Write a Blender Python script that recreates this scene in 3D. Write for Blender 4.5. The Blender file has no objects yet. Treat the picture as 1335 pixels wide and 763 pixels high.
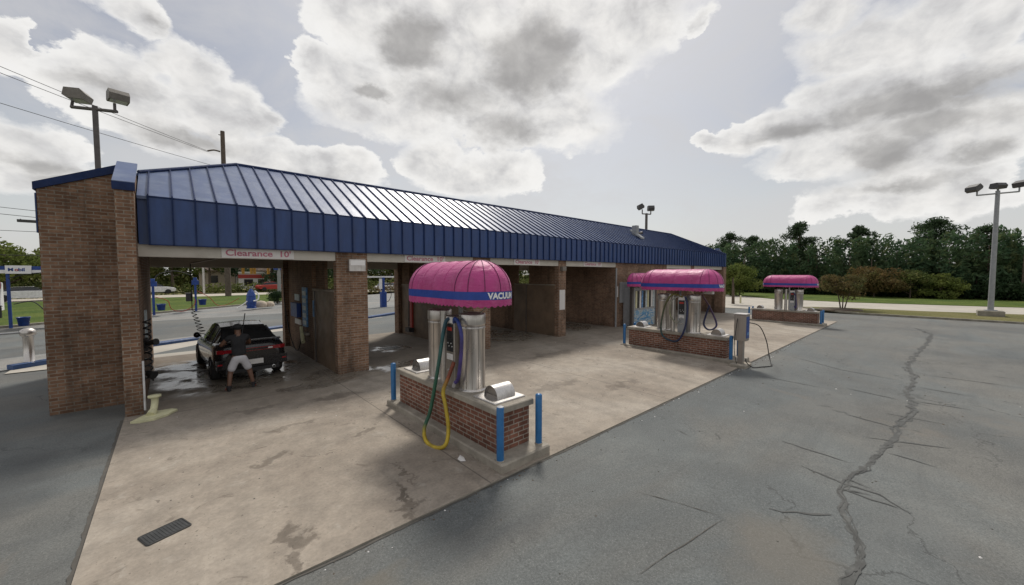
import bpy, bmesh, math, random
import numpy as np
from mathutils import Vector, Matrix
random.seed(7); RNG = np.random.RandomState(11)
SC = bpy.context.scene; COL = SC.collection
R = math.radians

def zg(x, y):
    """height of the paved lot: it falls gently towards the far end for drainage"""
    a = -0.011*min(max(x, 0), 40); b = -0.022*min(max(x-18, 0), 20)
    s = min(max((y-3.7)/6.8, 0), 1)
    return a*(1-s)+b*s

# ------------------------------------------------------------------ node helpers
class NT:
    def __init__(s, tree): s.t = tree; s.n = tree.nodes; s.l = tree.links
    def put(s, node, key, v):
        if v is None: return
        if isinstance(v, bpy.types.NodeSocket): s.l.new(v, node.inputs[key])
        else:
            inp = node.inputs[key]
            if inp.type == 'RGBA' and len(v) == 3: v = (*v, 1)
            inp.default_value = v
    def math(s, op, a, b=None, c=None, clamp=False):
        m = s.n.new('ShaderNodeMath'); m.operation = op; m.use_clamp = clamp
        s.put(m, 0, a); s.put(m, 1, b); s.put(m, 2, c); return m.outputs[0]
    def vmath(s, op, a, b=None):
        m = s.n.new('ShaderNodeVectorMath'); m.operation = op
        s.put(m, 0, a); s.put(m, 1, b)
        return m.outputs['Value' if op in ('LENGTH', 'DOT_PRODUCT') else 'Vector']
    def noise(s, vec, scale, detail=5, rough=.55, dist=0, out='Fac'):
        m = s.n.new('ShaderNodeTexNoise'); s.put(m, 'Vector', vec); m.inputs['Scale'].default_value = scale
        m.inputs['Detail'].default_value = detail; m.inputs['Roughness'].default_value = rough
        m.inputs['Distortion'].default_value = dist; return m.outputs[out]
    def ramp(s, fac, stops, interp='LINEAR'):
        m = s.n.new('ShaderNodeValToRGB'); s.put(m, 0, fac); cr = m.color_ramp; cr.interpolation = interp
        while len(cr.elements) < len(stops): cr.elements.new(.5)
        for e, (p, c) in zip(cr.elements, stops):
            e.position = p; e.color = (*c, 1) if not isinstance(c, (int, float)) else (c, c, c, 1)
        return m.outputs[0]
    def smooth(s, v, a, b, lo=0., hi=1.):
        m = s.n.new('ShaderNodeMapRange'); m.interpolation_type = 'SMOOTHSTEP'
        s.put(m, 0, v); m.inputs[1].default_value = a; m.inputs[2].default_value = b
        m.inputs[3].default_value = lo; m.inputs[4].default_value = hi; return m.outputs[0]
    def mix(s, fac, a, b, mode='MIX'):
        m = s.n.new('ShaderNodeMix'); m.data_type = 'RGBA'; m.blend_type = mode; m.clamp_result = False
        s.put(m, 0, fac); s.put(m, 6, a); s.put(m, 7, b); return m.outputs[2]
    def comb(s, x, y, z):
        m = s.n.new('ShaderNodeCombineXYZ'); s.put(m, 0, x); s.put(m, 1, y); s.put(m, 2, z); return m.outputs[0]
    def sep(s, v):
        m = s.n.new('ShaderNodeSeparateXYZ'); s.put(m, 0, v); return m.outputs
    def obj(s): return s.n.new('ShaderNodeTexCoord').outputs['Object']
    def geo(s): return s.n.new('ShaderNodeNewGeometry').outputs

def new_mat(name):
    m = bpy.data.materials.new(name); m.use_nodes = True
    t = NT(m.node_tree); b = m.node_tree.nodes['Principled BSDF']
    return m, t, b

def simple(name, col, rough=.6, metal=0., var=.15, scale=6., bump=.0, bscale=60., spec=.5, dirt=None, coat=0):
    """paint / metal / plastic with mottling, slightly worn, optional bump"""
    m, t, b = new_mat(name); P = t.obj()
    n = t.noise(P, scale, 6, .6)
    f = t.smooth(n, .25, .75, 1-var, 1+var)
    c = t.vmath('MULTIPLY', (*col,), t.comb(f, f, f))
    if dirt:
        d = t.smooth(t.noise(P, scale*.6+.3, 8, .7, .6), .5, .72)
        c = t.mix(t.math('MULTIPLY', d, dirt[0]), c, dirt[1])
    t.put(b, 'Base Color', c); b.inputs['Metallic'].default_value = metal
    t.put(b, 'Roughness', t.smooth(t.noise(P, scale*2.3, 5), .3, .7, max(0, rough-.08), min(1, rough+.1)))
    b.inputs['Specular IOR Level'].default_value = spec
    b.inputs['Coat Weight'].default_value = coat
    if bump:
        bp = t.n.new('ShaderNodeBump'); bp.inputs['Strength'].default_value = bump; bp.inputs['Distance'].default_value = .01
        t.put(bp, 'Height', t.noise(P, bscale, 5)); t.put(b, 'Normal', bp.outputs[0])
    return m

# ------------------------------------------------------------------ materials
def brick_mat(name, c1, c2, mortar, grime=.5, bw=.21, rh=.076, mort=.011):
    m, t, b = new_mat(name); P = t.obj(); s = t.sep(P); N = t.sep(t.geo()['Normal'])
    ny = t.math('ABSOLUTE', N[1]); nx = t.math('ABSOLUTE', N[0])
    u = t.math('ADD', t.math('MULTIPLY', s[0], ny), t.math('MULTIPLY', s[1], nx))
    W = t.comb(u, s[2], 0.)
    br = t.n.new('ShaderNodeTexBrick'); t.put(br, 'Vector', W)
    br.inputs['Scale'].default_value = 1; br.inputs['Brick Width'].default_value = bw
    br.inputs['Row Height'].default_value = rh; br.inputs['Mortar Size'].default_value = mort
    br.inputs['Mortar Smooth'].default_value = .25; br.inputs['Bias'].default_value = -.1
    t.put(br, 'Color1', (*c1, 1)); t.put(br, 'Color2', (*c2, 1)); t.put(br, 'Mortar', (*mortar, 1))
    c = br.outputs['Color']
    n1 = t.noise(P, 1.1, 6, .6, .3); n2 = t.noise(P, 9, 5, .6)
    f = t.math('MULTIPLY', t.smooth(n1, .3, .7, .78, 1.2), t.smooth(n2, .3, .7, .85, 1.15))
    c = t.vmath('MULTIPLY', c, t.comb(f, f, f))
    # soot / damp near the base and streaks
    st = t.noise(t.vmath('MULTIPLY', P, (3.5, 3.5, .5)), 1.3, 6, .65)
    g = t.math('MULTIPLY', t.smooth(st, .48, .72), grime)
    low = t.math('MULTIPLY', t.smooth(t.math('ADD', s[2], t.math('MULTIPLY', n1, .6)), .75, .15), grime*.9)
    g = t.math('ADD', g, low, clamp=True)
    c = t.mix(g, c, (.035, .028, .022))
    t.put(b, 'Base Color', c); b.inputs['Roughness'].default_value = .88
    b.inputs['Specular IOR Level'].default_value = .25
    bp = t.n.new('ShaderNodeBump'); bp.inputs['Strength'].default_value = .6; bp.inputs['Distance'].default_value = .006
    h = t.math('ADD', t.math('MULTIPLY', br.outputs['Fac'], -1.), t.math('MULTIPLY', t.noise(P, 55, 4), .5))
    t.put(bp, 'Height', h); t.put(b, 'Normal', bp.outputs[0])
    return m
M = {}
M['brick'] = brick_mat('brown_brick', (.165, .090, .056), (.255, .152, .098), (.25, .205, .16), .45, .195, .067, .0095)
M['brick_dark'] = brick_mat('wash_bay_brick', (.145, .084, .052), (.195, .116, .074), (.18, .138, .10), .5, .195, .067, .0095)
M['brick_red'] = brick_mat('red_brick', (.145, .062, .043), (.245, .110, .075), (.31, .26, .215), .4, .2, .072, .010)

def concrete_mat():
    m, t, b = new_mat('stained_concrete'); P = t.obj(); s = t.sep(P)
    n1 = t.noise(P, .35, 8, .62, .4); n2 = t.noise(P, 3.1, 8, .6); n3 = t.noise(P, 26, 6, .6)
    c = t.ramp(n1, [(.3, (.225, .190, .155)), (.5, (.302, .262, .216)), (.68, (.37, .33, .28))])
    f = t.math('MULTIPLY', t.smooth(n2, .25, .75, .82, 1.14), t.smooth(n3, .25, .75, .88, 1.10))
    c = t.vmath('MULTIPLY', c, t.comb(f, f, f))
    # tyre-dark worn bands from traffic across the pad
    tw = t.smooth(t.noise(t.vmath('MULTIPLY', P, (.9, .22, 1)), 1.4, 6, .6, .5), .52, .72)
    c = t.mix(t.math('MULTIPLY', tw, .25), c, (.10, .088, .075))
    # brown spatters
    sp = t.smooth(t.noise(P, 2.1, 9, .68, 1.2), .60, .66)
    lt = t.smooth(t.noise(P, 4.5, 8, .7, .8), .55, .70)
    c = t.mix(t.math('MULTIPLY', lt, .35), c, (.42, .39, .34))
    gsp = t.smooth(t.noise(P, 38, 2, .5), .68, .74)
    c = t.mix(t.math('MULTIPLY', gsp, .5), c, (.10, .09, .075))
    c = t.mix(t.math('MULTIPLY', sp, .38), c, (.075, .056, .042))
    sp2 = t.smooth(t.noise(P, 13, 3, .5), .70, .73)
    c = t.mix(t.math('MULTIPLY', sp2, .5), c, (.05, .042, .036))
    # individual spills, each an irregular patch: x, y, rx, ry, strength
    warp = t.noise(P, 2.6, 6, .62, 0, 'Color')
    Q = t.vmath('ADD', P, t.vmath('MULTIPLY', t.vmath('SUBTRACT', warp, (.5, .5, .5)), (1.1, 1.1, 0)))
    def patch(x, y, rx, ry, soft=.5):
        d = t.vmath('LENGTH', t.vmath('MULTIPLY', t.vmath('SUBTRACT', Q, (x, y, 0)), (1/rx, 1/ry, 0)))
        return t.smooth(d, 1.0, 1-soft)
    acc = None
    for (x, y, rx, ry, k) in ((2.05, 4.2, .10, .40, .62), (2.28, 4.75, .05, .35, .45), (1.98, 3.85, .16, .2, .5), (.84, 4.2, .16, .30, .5),
                              (.75, 3.85, .12, .16, .5), (.98, 6.35, .32, .16, .45), (2.35, 6.4, .4, .14, .42), (1.5, 7.5, .5, .12, .35),
                              (2.6, 8.6, .7, .25, .4), (1.1, 8.9, .5, .2, .35), (5.2, 8.2, .9, .3, .35), (7.0, 6.0, 1.2, .3, .3), (5.4, 5.6, .6, .2, .3),
                              (9.5, 8.4, 1.6, .35, .35), (8.3, 5.0, 1.0, .16, .3), (15, 7.5, 2.2, .4, .3), (4.6, 11.5, .9, .8, .3)):
        p = t.math('MULTIPLY', patch(x, y, rx, ry), k); acc = p if acc is None else t.math('MAXIMUM', acc, p)
    c = t.mix(acc, c, (.045, .034, .026))
    # wet floor of the first and second bays
    wet = None
    for (x, y, rx, ry) in ((1.3, 12.6, 2.3, 2.9), (3.3, 10.6, 1.3, .9), (.2, 14.2, 1.2, 1.4), (5.9, 13.0, .85, .8), (2.6, 9.9, 1.2, .5), (5.2, 10.3, 1.5, .6), (10.6, 12.6, 1.9, 2.6), (15, 12.8, 1.8, 2.4)):
        p = patch(x, y, rx, ry, .45); wet = p if wet is None else t.math('MAXIMUM', wet, p)
    wn = t.smooth(t.noise(P, 1.7, 6, .6, .6), .36, .56)
    wetm = t.math('MULTIPLY', wet, wn)
    c = t.mix(t.math('MULTIPLY', wet, .62), c, t.vmath('MULTIPLY', c, (.42, .41, .39)))
    # browner towards the bays and on under the roof
    bay_tone = t.smooth(s[1], 8.3, 10.2, 0, .28)
    c = t.mix(bay_tone, c, (.085, .072, .056))
    # sawn control joints
    j = None
    for ax, vals in ((0, (3.0, 8.1, 12.0, 16.9, 21.5, 26.3)), (1, (9.7,))):
        for v in vals:
            d = t.math('ABSOLUTE', t.math('ADD', t.math('SUBTRACT', s[ax], v), t.math('MULTIPLY', t.math('SUBTRACT', n3, .5), .012)))
            q = t.smooth(d, .016, .004); j = q if j is None else t.math('MAXIMUM', j, q)
    c = t.mix(t.math('MULTIPLY', j, .55), c, (.05, .045, .04))
    t.put(b, 'Base Color', c)
    ro = t.smooth(n2, .3, .7, .78, .95)
    ro = t.mix(wetm, t.comb(ro, ro, ro), (.10, .10, .10))
    t.put(b, 'Roughness', t.sep(ro)[0])
    t.put(b, 'Specular IOR Level', t.math('ADD', .25, t.math('MULTIPLY', wetm, .45)))
    bp = t.n.new('ShaderNodeBump'); bp.inputs['Distance'].default_value = .01
    t.put(bp, 'Strength', t.math('MULTIPLY', t.math('SUBTRACT', 1., wetm), .35))
    t.put(bp, 'Height', t.math('ADD', t.noise(P, 60, 5, .6), t.math('MULTIPLY', n2, .5))); t.put(b, 'Normal', bp.outputs[0])
    return m
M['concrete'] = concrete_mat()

def asphalt_mat(name, lo, hi, wear_and_shade=True):
    m, t, b = new_mat(name); P = t.obj(); s = t.sep(P)
    n1 = t.noise(P, .22, 8, .62, .5); n2 = t.noise(P, 1.7, 8, .62, .3); n3 = t.noise(P, 45, 4, .7)
    c = t.mix(t.smooth(n1, .32, .68), lo, hi)
    hue = t.smooth(t.noise(t.vmath('MULTIPLY', P, (.5, 1, 1)), .33, 6, .6, .8), .38, .64)
    c = t.vmath('MULTIPLY', c, t.mix(hue, (.98, 1.03, 1.03), (1.10, 1.06, .99)))
    f = t.math('MULTIPLY', t.smooth(n2, .25, .75, .84, 1.14), t.smooth(n3, .25, .75, .72, 1.28))
    c = t.vmath('MULTIPLY', c, t.comb(f, f, f))
    ag = t.smooth(t.noise(P, 95, 2, .6), .60, .70); c = t.mix(t.math('MULTIPLY', ag, .55), c, (.30, .30, .29))
    ag2 = t.smooth(t.noise(P, 28, 3, .6), .62, .72); c = t.mix(t.math('MULTIPLY', ag2, .45), c, (.055, .057, .058))
    ty = t.smooth(t.noise(t.vmath('MULTIPLY', P, (.12, 1.6, 1)), 1.6, 7, .62, .7), .50, .70); c = t.mix(t.math('MULTIPLY', ty, .20), c, (.072, .075, .077))
    tz = t.smooth(t.noise(t.vmath('ADD', t.vmath('MULTIPLY', P, (.35, .8, 1)), (7, 3, 0)), .8, 8, .66, .4), .52, .70); c = t.mix(t.math('MULTIPLY', tz, .30), c, (.165, .168, .160))
    # worn-through, tan patches where the fines have washed out
    w = t.smooth(t.noise(P, .55, 8, .66, .8), .60, .74)
    c = t.mix(t.math('MULTIPLY', w, .40), c, (.17, .145, .118))
    # dark oil drips
    o = t.smooth(t.noise(P, 1.25, 7, .6, 1.0), .66, .74)
    c = t.mix(t.math('MULTIPLY', o, .5), c, (.035, .036, .038))
    # hairline cracking
    v = t.n.new('ShaderNodeTexVoronoi'); v.feature = 'DISTANCE_TO_EDGE'; v.inputs['Scale'].default_value = .33
    wr = t.vmath('ADD', P, t.vmath('MULTIPLY', t.noise(P, 1.1, 6, .6, 0, 'Color'), (1.5, 1.5, 0)))
    t.put(v, 'Vector', wr)
    cr = t.math('MULTIPLY', t.smooth(v.outputs['Distance'], .006, .001), t.smooth(t.noise(P, .3, 3), .45, .6))
    c = t.mix(t.math('MULTIPLY', cr, .5), c, (.03, .03, .03))
    if wear_and_shade:
        def el(x, y, rx, ry):
            Q = t.vmath('ADD', P, t.vmath('MULTIPLY', t.vmath('SUBTRACT', t.noise(P, 1.5, 6, .6, 0, 'Color'), (.5, .5, .5)), (1.4, 1.4, 0)))
            return t.smooth(t.vmath('LENGTH', t.vmath('MULTIPLY', t.vmath('SUBTRACT', Q, (x, y, 0)), (1/rx, 1/ry, 0))), 1., .2)
        c = t.mix(t.math('MULTIPLY', el(4.4, .95, .9, .65), .5), c, (.165, .148, .122))
        c = t.mix(t.math('MULTIPLY', el(2.6, 2.9, 1.1, .35), .3), c, (.05, .052, .056))
        c = t.mix(t.math('MULTIPLY', el(1.2, 3.2, .6, .3), .5), c, (.16, .14, .11))
        c = t.mix(t.math('MULTIPLY', el(-1.7, 7.6, .8, 1.6), .5), c, (.045, .048, .052))  # shade in front of the wing wall, painted dark on the asphalt
    t.put(b, 'Base Color', c); t.put(b, 'Roughness', t.smooth(n2, .3, .7, .74, .92))
    b.inputs['Specular IOR Level'].default_value = .3
    bp = t.n.new('ShaderNodeBump'); bp.inputs['Strength'].default_value = .5; bp.inputs['Distance'].default_value = .008
    t.put(bp, 'Height', n3); t.put(b, 'Normal', bp.outputs[0])
    return m
M['asphalt'] = asphalt_mat('worn_asphalt', (.098, .102, .103), (.138, .141, .138))
M['asphalt_street'] = asphalt_mat('street_asphalt', (.17, .17, .17), (.23, .225, .22), False)
M['road_concrete'] = simple('road_concrete', (.40, .37, .32), .9, var=.12, scale=.5)
M['path_concrete'] = simple('path_concrete', (.42, .38, .32), .9, var=.1, scale=.7)
M['kerb'] = simple('kerb_concrete', (.25, .23, .19), .9, var=.3, scale=2.5, bump=.3)
M['island_conc'] = simple('island_concrete', (.29, .26, .215), .85, var=.25, scale=3., bump=.4, dirt=(.5, (.10, .085, .07)))
M['tar'] = simple('crack_tar', (.055, .056, .052), .6, var=.3, scale=3)
M['filler'] = simple('old_crack_filler', (.078, .080, .076), .8, var=.45, scale=6)
M['joint'] = simple('dark_joint', (.085, .078, .068), .9)
def grass_mat(name, a, b_):
    m, t, b = new_mat(name); P = t.obj()
    c = t.mix(t.smooth(t.noise(P, .25, 8, .65), .35, .65), a, b_)
    f = t.smooth(t.noise(P, 9, 6, .7), .25, .75, .6, 1.4); c = t.vmath('MULTIPLY', c, t.comb(f, f, f))
    t.put(b, 'Base Color', c); b.inputs['Roughness'].default_value = .95; b.inputs['Specular IOR Level'].default_value = .1
    bp = t.n.new('ShaderNodeBump'); bp.inputs['Distance'].default_value = .05; t.put(bp, 'Height', t.noise(P, 14, 6, .7)); t.put(b, 'Normal', bp.outputs[0])
    return m
M['grass'] = grass_mat('mown_grass', (.058, .094, .022), (.105, .135, .032))
M['grass_dry'] = grass_mat('dry_grass', (.12, .12, .045), (.17, .155, .07))

def roof_mat(name, gloss, sheen_a):
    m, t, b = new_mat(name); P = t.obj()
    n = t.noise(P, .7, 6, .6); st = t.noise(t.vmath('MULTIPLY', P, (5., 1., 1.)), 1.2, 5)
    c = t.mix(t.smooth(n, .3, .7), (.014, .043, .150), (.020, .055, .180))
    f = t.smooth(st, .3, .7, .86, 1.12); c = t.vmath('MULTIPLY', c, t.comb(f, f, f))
    sky_sheen = t.smooth(t.noise(P, 2.5, 8, .7), .40, .75, sheen_a*.4, sheen_a)
    c = t.mix(sky_sheen, c, (.17, .21, .30))  # paler blue painted in for the sky's sheen on the slope
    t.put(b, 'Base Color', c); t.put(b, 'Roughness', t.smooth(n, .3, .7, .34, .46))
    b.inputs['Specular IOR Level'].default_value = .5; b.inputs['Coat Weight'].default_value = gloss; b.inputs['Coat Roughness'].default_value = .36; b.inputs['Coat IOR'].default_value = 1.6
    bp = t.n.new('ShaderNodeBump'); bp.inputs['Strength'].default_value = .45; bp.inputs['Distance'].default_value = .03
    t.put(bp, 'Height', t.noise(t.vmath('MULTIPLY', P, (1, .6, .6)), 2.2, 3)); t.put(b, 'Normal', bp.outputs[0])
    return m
M['roof'] = roof_mat('blue_metal_roof', .32, .80)  # same blue metal as the fascia, paled for reflected sky
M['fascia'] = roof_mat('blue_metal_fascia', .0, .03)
M['seam'] = simple('roof_seam_blue', (.012, .026, .085), .75, var=.2, spec=.3)
M['bay_paint'] = simple('brown_painted_block', (.150, .102, .066), .55, var=.25, scale=1.6, bump=.3, bscale=9, dirt=(.5, (.06, .045, .032)))
M['header'] = simple('cream_header', (.50, .47, .41), .6, var=.08, scale=1.5, dirt=(.35, (.25, .22, .18)))
M['sign_white'] = simple('white_sign', (.64, .62, .60), .5, var=.04)
M['sign_pink'] = simple('faded_pink_paint', (.46, .15, .21), .6, var=.2, scale=5)
M['ceiling'] = simple('bay_ceiling', (.24, .205, .165), .8, var=.2, scale=1.5)
M['steel'] = None
def steel_mat(name, col, rough):
    m, t, b = new_mat(name); P = t.obj()
    s = t.noise(t.vmath('MULTIPLY', P, (14, 14, .4)), 3, 5, .6); n = t.noise(P, 3.2, 6)
    f = t.smooth(s, .25, .75, .86, 1.1); c = t.vmath('MULTIPLY', (*col,), t.comb(f, f, f))
    c = t.mix(t.smooth(n, .5, .78, 0, .45), c, (.30, .25, .20))
    t.put(b, 'Base Color', c); b.inputs['Metallic'].default_value = .85
    t.put(b, 'Roughness', t.smooth(n, .3, .7, rough-.06, rough+.12))
    return m
M['steel'] = steel_mat('stainless_steel', (.56, .53, .50), .33)
M['steel_dark'] = steel_mat('weathered_steel', (.36, .33, .30), .42)
M['hood'] = steel_mat('bright_galvanised', (.58, .56, .54), .38)
def awn_mat():
    m, t, b = new_mat('magenta_awning'); P = t.obj()
    n = t.noise(P, 2.2, 6, .6)
    c = t.mix(t.smooth(n, .3, .7), (.38, .034, .165), (.46, .050, .215))
    gr = t.smooth(t.noise(t.vmath('MULTIPLY', P, (5, 5, .8)), 1.6, 6, .65), .52, .74, 0, .30); c = t.mix(gr, c, (.20, .035, .10))
    ch = t.smooth(t.noise(P, 6, 7, .7), .45, .75, 0, .28); c = t.mix(ch, c, (.58, .20, .36))
    t.put(b, 'Base Color', c); t.put(b, 'Roughness', t.smooth(n, .3, .7, .44, .58)); b.inputs['Specular IOR Level'].default_value = .42
    b.inputs['Sheen Weight'].default_value = .1
    bp = t.n.new('ShaderNodeBump'); bp.inputs['Strength'].default_value = .5; bp.inputs['Distance'].default_value = .05
    t.put(bp, 'Height', t.math('ADD', t.noise(P, 3.6, 4, .55, .6), t.math('MULTIPLY', t.noise(t.vmath('MULTIPLY', P, (1, 1, 4)), 5, 3, .5, 1.), .35))); t.put(b, 'Normal', bp.outputs[0])
    return m
M['awning'] = awn_mat()
M['awn_under'] = simple('awning_lining', (.20, .06, .11), .8)
M['awn_blue'] = simple('awning_blue_band', (.018, .055, .30), .5, var=.1)
M['rib'] = simple('awning_piping', (.10, .012, .06), .6)
M['white'] = simple('white_paint', (.78, .77, .76), .5, var=.04)
M['bollard'] = simple('blue_bollard_paint', (.022, .135, .33), .38, var=.12, scale=7, dirt=(.35, (.10, .12, .15)))
M['bollard_white'] = simple('white_bollard_paint', (.6, .6, .6), .5, dirt=(.4, (.3, .28, .25)))
M['kerb_blue'] = simple('blue_kerb_paint', (.030, .075, .20), .55, var=.2, dirt=(.5, (.10, .12, .17)))
M['black'] = simple('black_plastic', (.018, .018, .02), .45)
M['rubber'] = simple('black_rubber', (.022, .022, .022), .7, bump=.2)
M['mat_rubber'] = simple('grey_rubber_mat', (.030, .032, .033), .6, var=.35, scale=9)
M['red'] = simple('red_plastic', (.35, .03, .02), .5)
M['blue_plastic'] = simple('blue_plastic', (.012, .05, .23), .45, var=.25)
M['lbl_blue'] = simple('poster_blue', (.09, .22, .42), .5, var=.5, scale=9)
M['lbl_pale'] = simple('poster_pale', (.40, .46, .48), .5, var=.3, scale=12)
m, tt, b = new_mat('printed_car_picture'); pv = tt.obj()
cc = tt.ramp(tt.noise(tt.vmath('MULTIPLY', pv, (1, 1, 2.2)), 1.9, 3, .5, 1.4), [(.38, (.30, .33, .32)), (.47, (.42, .50, .55)), (.50, (.04, .16, .34)), (.58, (.10, .30, .48)), (.61, (.36, .40, .40))])
tt.put(b, 'Base Color', cc); b.inputs['Roughness'].default_value = .4; M['picture'] = m
M['pole_grey'] = simple('grey_pole_paint', (.27, .28, .29), .5, var=.12)
M['pole_dark'] = simple('bronze_pole_paint', (.085, .075, .07), .5, var=.15)
M['lamp_head'] = simple('grey_brown_lamp_housing', (.16, .145, .125), .55, var=.2, scale=5)
M['lamp_dark'] = simple('dark_lamp_housing', (.05, .048, .05), .5)
M['lens'] = simple('lamp_glass', (.45, .45, .44), .2)
M['wood_pole'] = simple('weathered_pole_wood', (.11, .085, .07), .9, var=.3, scale=4)
M['bark'] = simple('bark', (.10, .075, .055), .95, var=.3, scale=5, bump=.5)
M['yellow_pale'] = simple('pale_yellow_paint', (.56, .54, .34), .6, var=.15, dirt=(.3, (.3, .27, .18)))
M['wire'] = simple('cable_black', (.03, .03, .035), .7)
M['glass'] = simple('dark_glass', (.02, .022, .025), .06, spec=.6)
M['car_black'] = simple('black_car_paint', (.010, .010, .012), .24, var=.1, coat=.45, spec=.45)
M['car_white'] = simple('white_car_paint', (.7, .7, .7), .3, coat=.5)
M['tail_red'] = simple('tail_light_red', (.24, .008, .014), .2, coat=.6)
M['tail_clear'] = simple('clear_lens', (.65, .62, .60), .2)
M['chrome'] = steel_mat('chrome', (.7, .7, .7), .12)
M['tyre'] = simple('tyre_rubber', (.02, .02, .02), .75)
M['rim'] = steel_mat('dark_rim', (.18, .18, .19), .35)
M['skin'] = simple('brown_skin', (.13, .065, .04), .5, var=.08)
M['shirt'] = simple('black_cotton', (.014, .014, .016), .9, var=.2, bump=.3, bscale=25)
M['shorts'] = simple('pale_grey_cotton', (.46, .45, .47), .9, var=.1, bump=.4, bscale=18)
M['hair'] = simple('black_cap_cloth', (.010, .010, .011), .9)
M['orange'] = simple('signal_orange', (.55, .27, .03), .5)
M['stucco'] = simple('tan_stucco', (.45, .38, .30), .9)
M['roof_tan'] = simple('tan_shingle', (.25, .19, .15), .9)

def leaf_mat(name, a, b_, c_=None, con=(.45, 1.55)):
    m, t, b = new_mat(name); P = t.obj(); g = t.geo()
    c = t.mix(t.smooth(t.noise(P, .35, 5, .6), .35, .65), a, b_)
    if c_ is not None: c = t.mix(t.smooth(t.noise(P, .9, 4, .6), .52, .66), c, c_)
    f = t.smooth(t.noise(P, 4.5, 4, .7), .25, .75, *con); c = t.vmath('MULTIPLY', c, t.comb(f, f, f))
    t.put(b, 'Base Color', c); b.inputs['Roughness'].default_value = .75; b.inputs['Specular IOR Level'].default_value = .15
    tr = t.n.new('ShaderNodeBsdfTranslucent'); t.put(tr, 0, c)
    mx = t.n.new('ShaderNodeMixShader'); mx.inputs[0].default_value = .42
    t.l.new(b.outputs[0], mx.inputs[1]); t.l.new(tr.outputs[0], mx.inputs[2])
    t.l.new(mx.outputs[0], t.n['Material Output'].inputs[0])
    return m
M['leaf_pine'] = leaf_mat('pine_needles', (.036, .062, .032), (.054, .086, .040))
M['leaf_wood'] = leaf_mat('wood_foliage', (.058, .108, .056), (.084, .130, .060), (.120, .145, .062), (.75, 1.25))
M['leaf_lime'] = leaf_mat('yellow_green_foliage', (.105, .14, .034), (.17, .19, .05))
M['leaf_rust'] = leaf_mat('russet_foliage', (.13, .088, .036), (.095, .108, .038), (.16, .105, .042))
M['leaf_myrtle'] = leaf_mat('crape_myrtle_foliage', (.095, .095, .036), (.14, .095, .042), (.065, .095, .032))
M['leaf_street'] = leaf_mat('street_tree_foliage', (.080, .110, .032), (.145, .165, .050), (.20, .19, .07))
M['leaf_dark'] = leaf_mat('dark_hedge_foliage', (.022, .042, .018), (.032, .055, .022))

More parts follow.
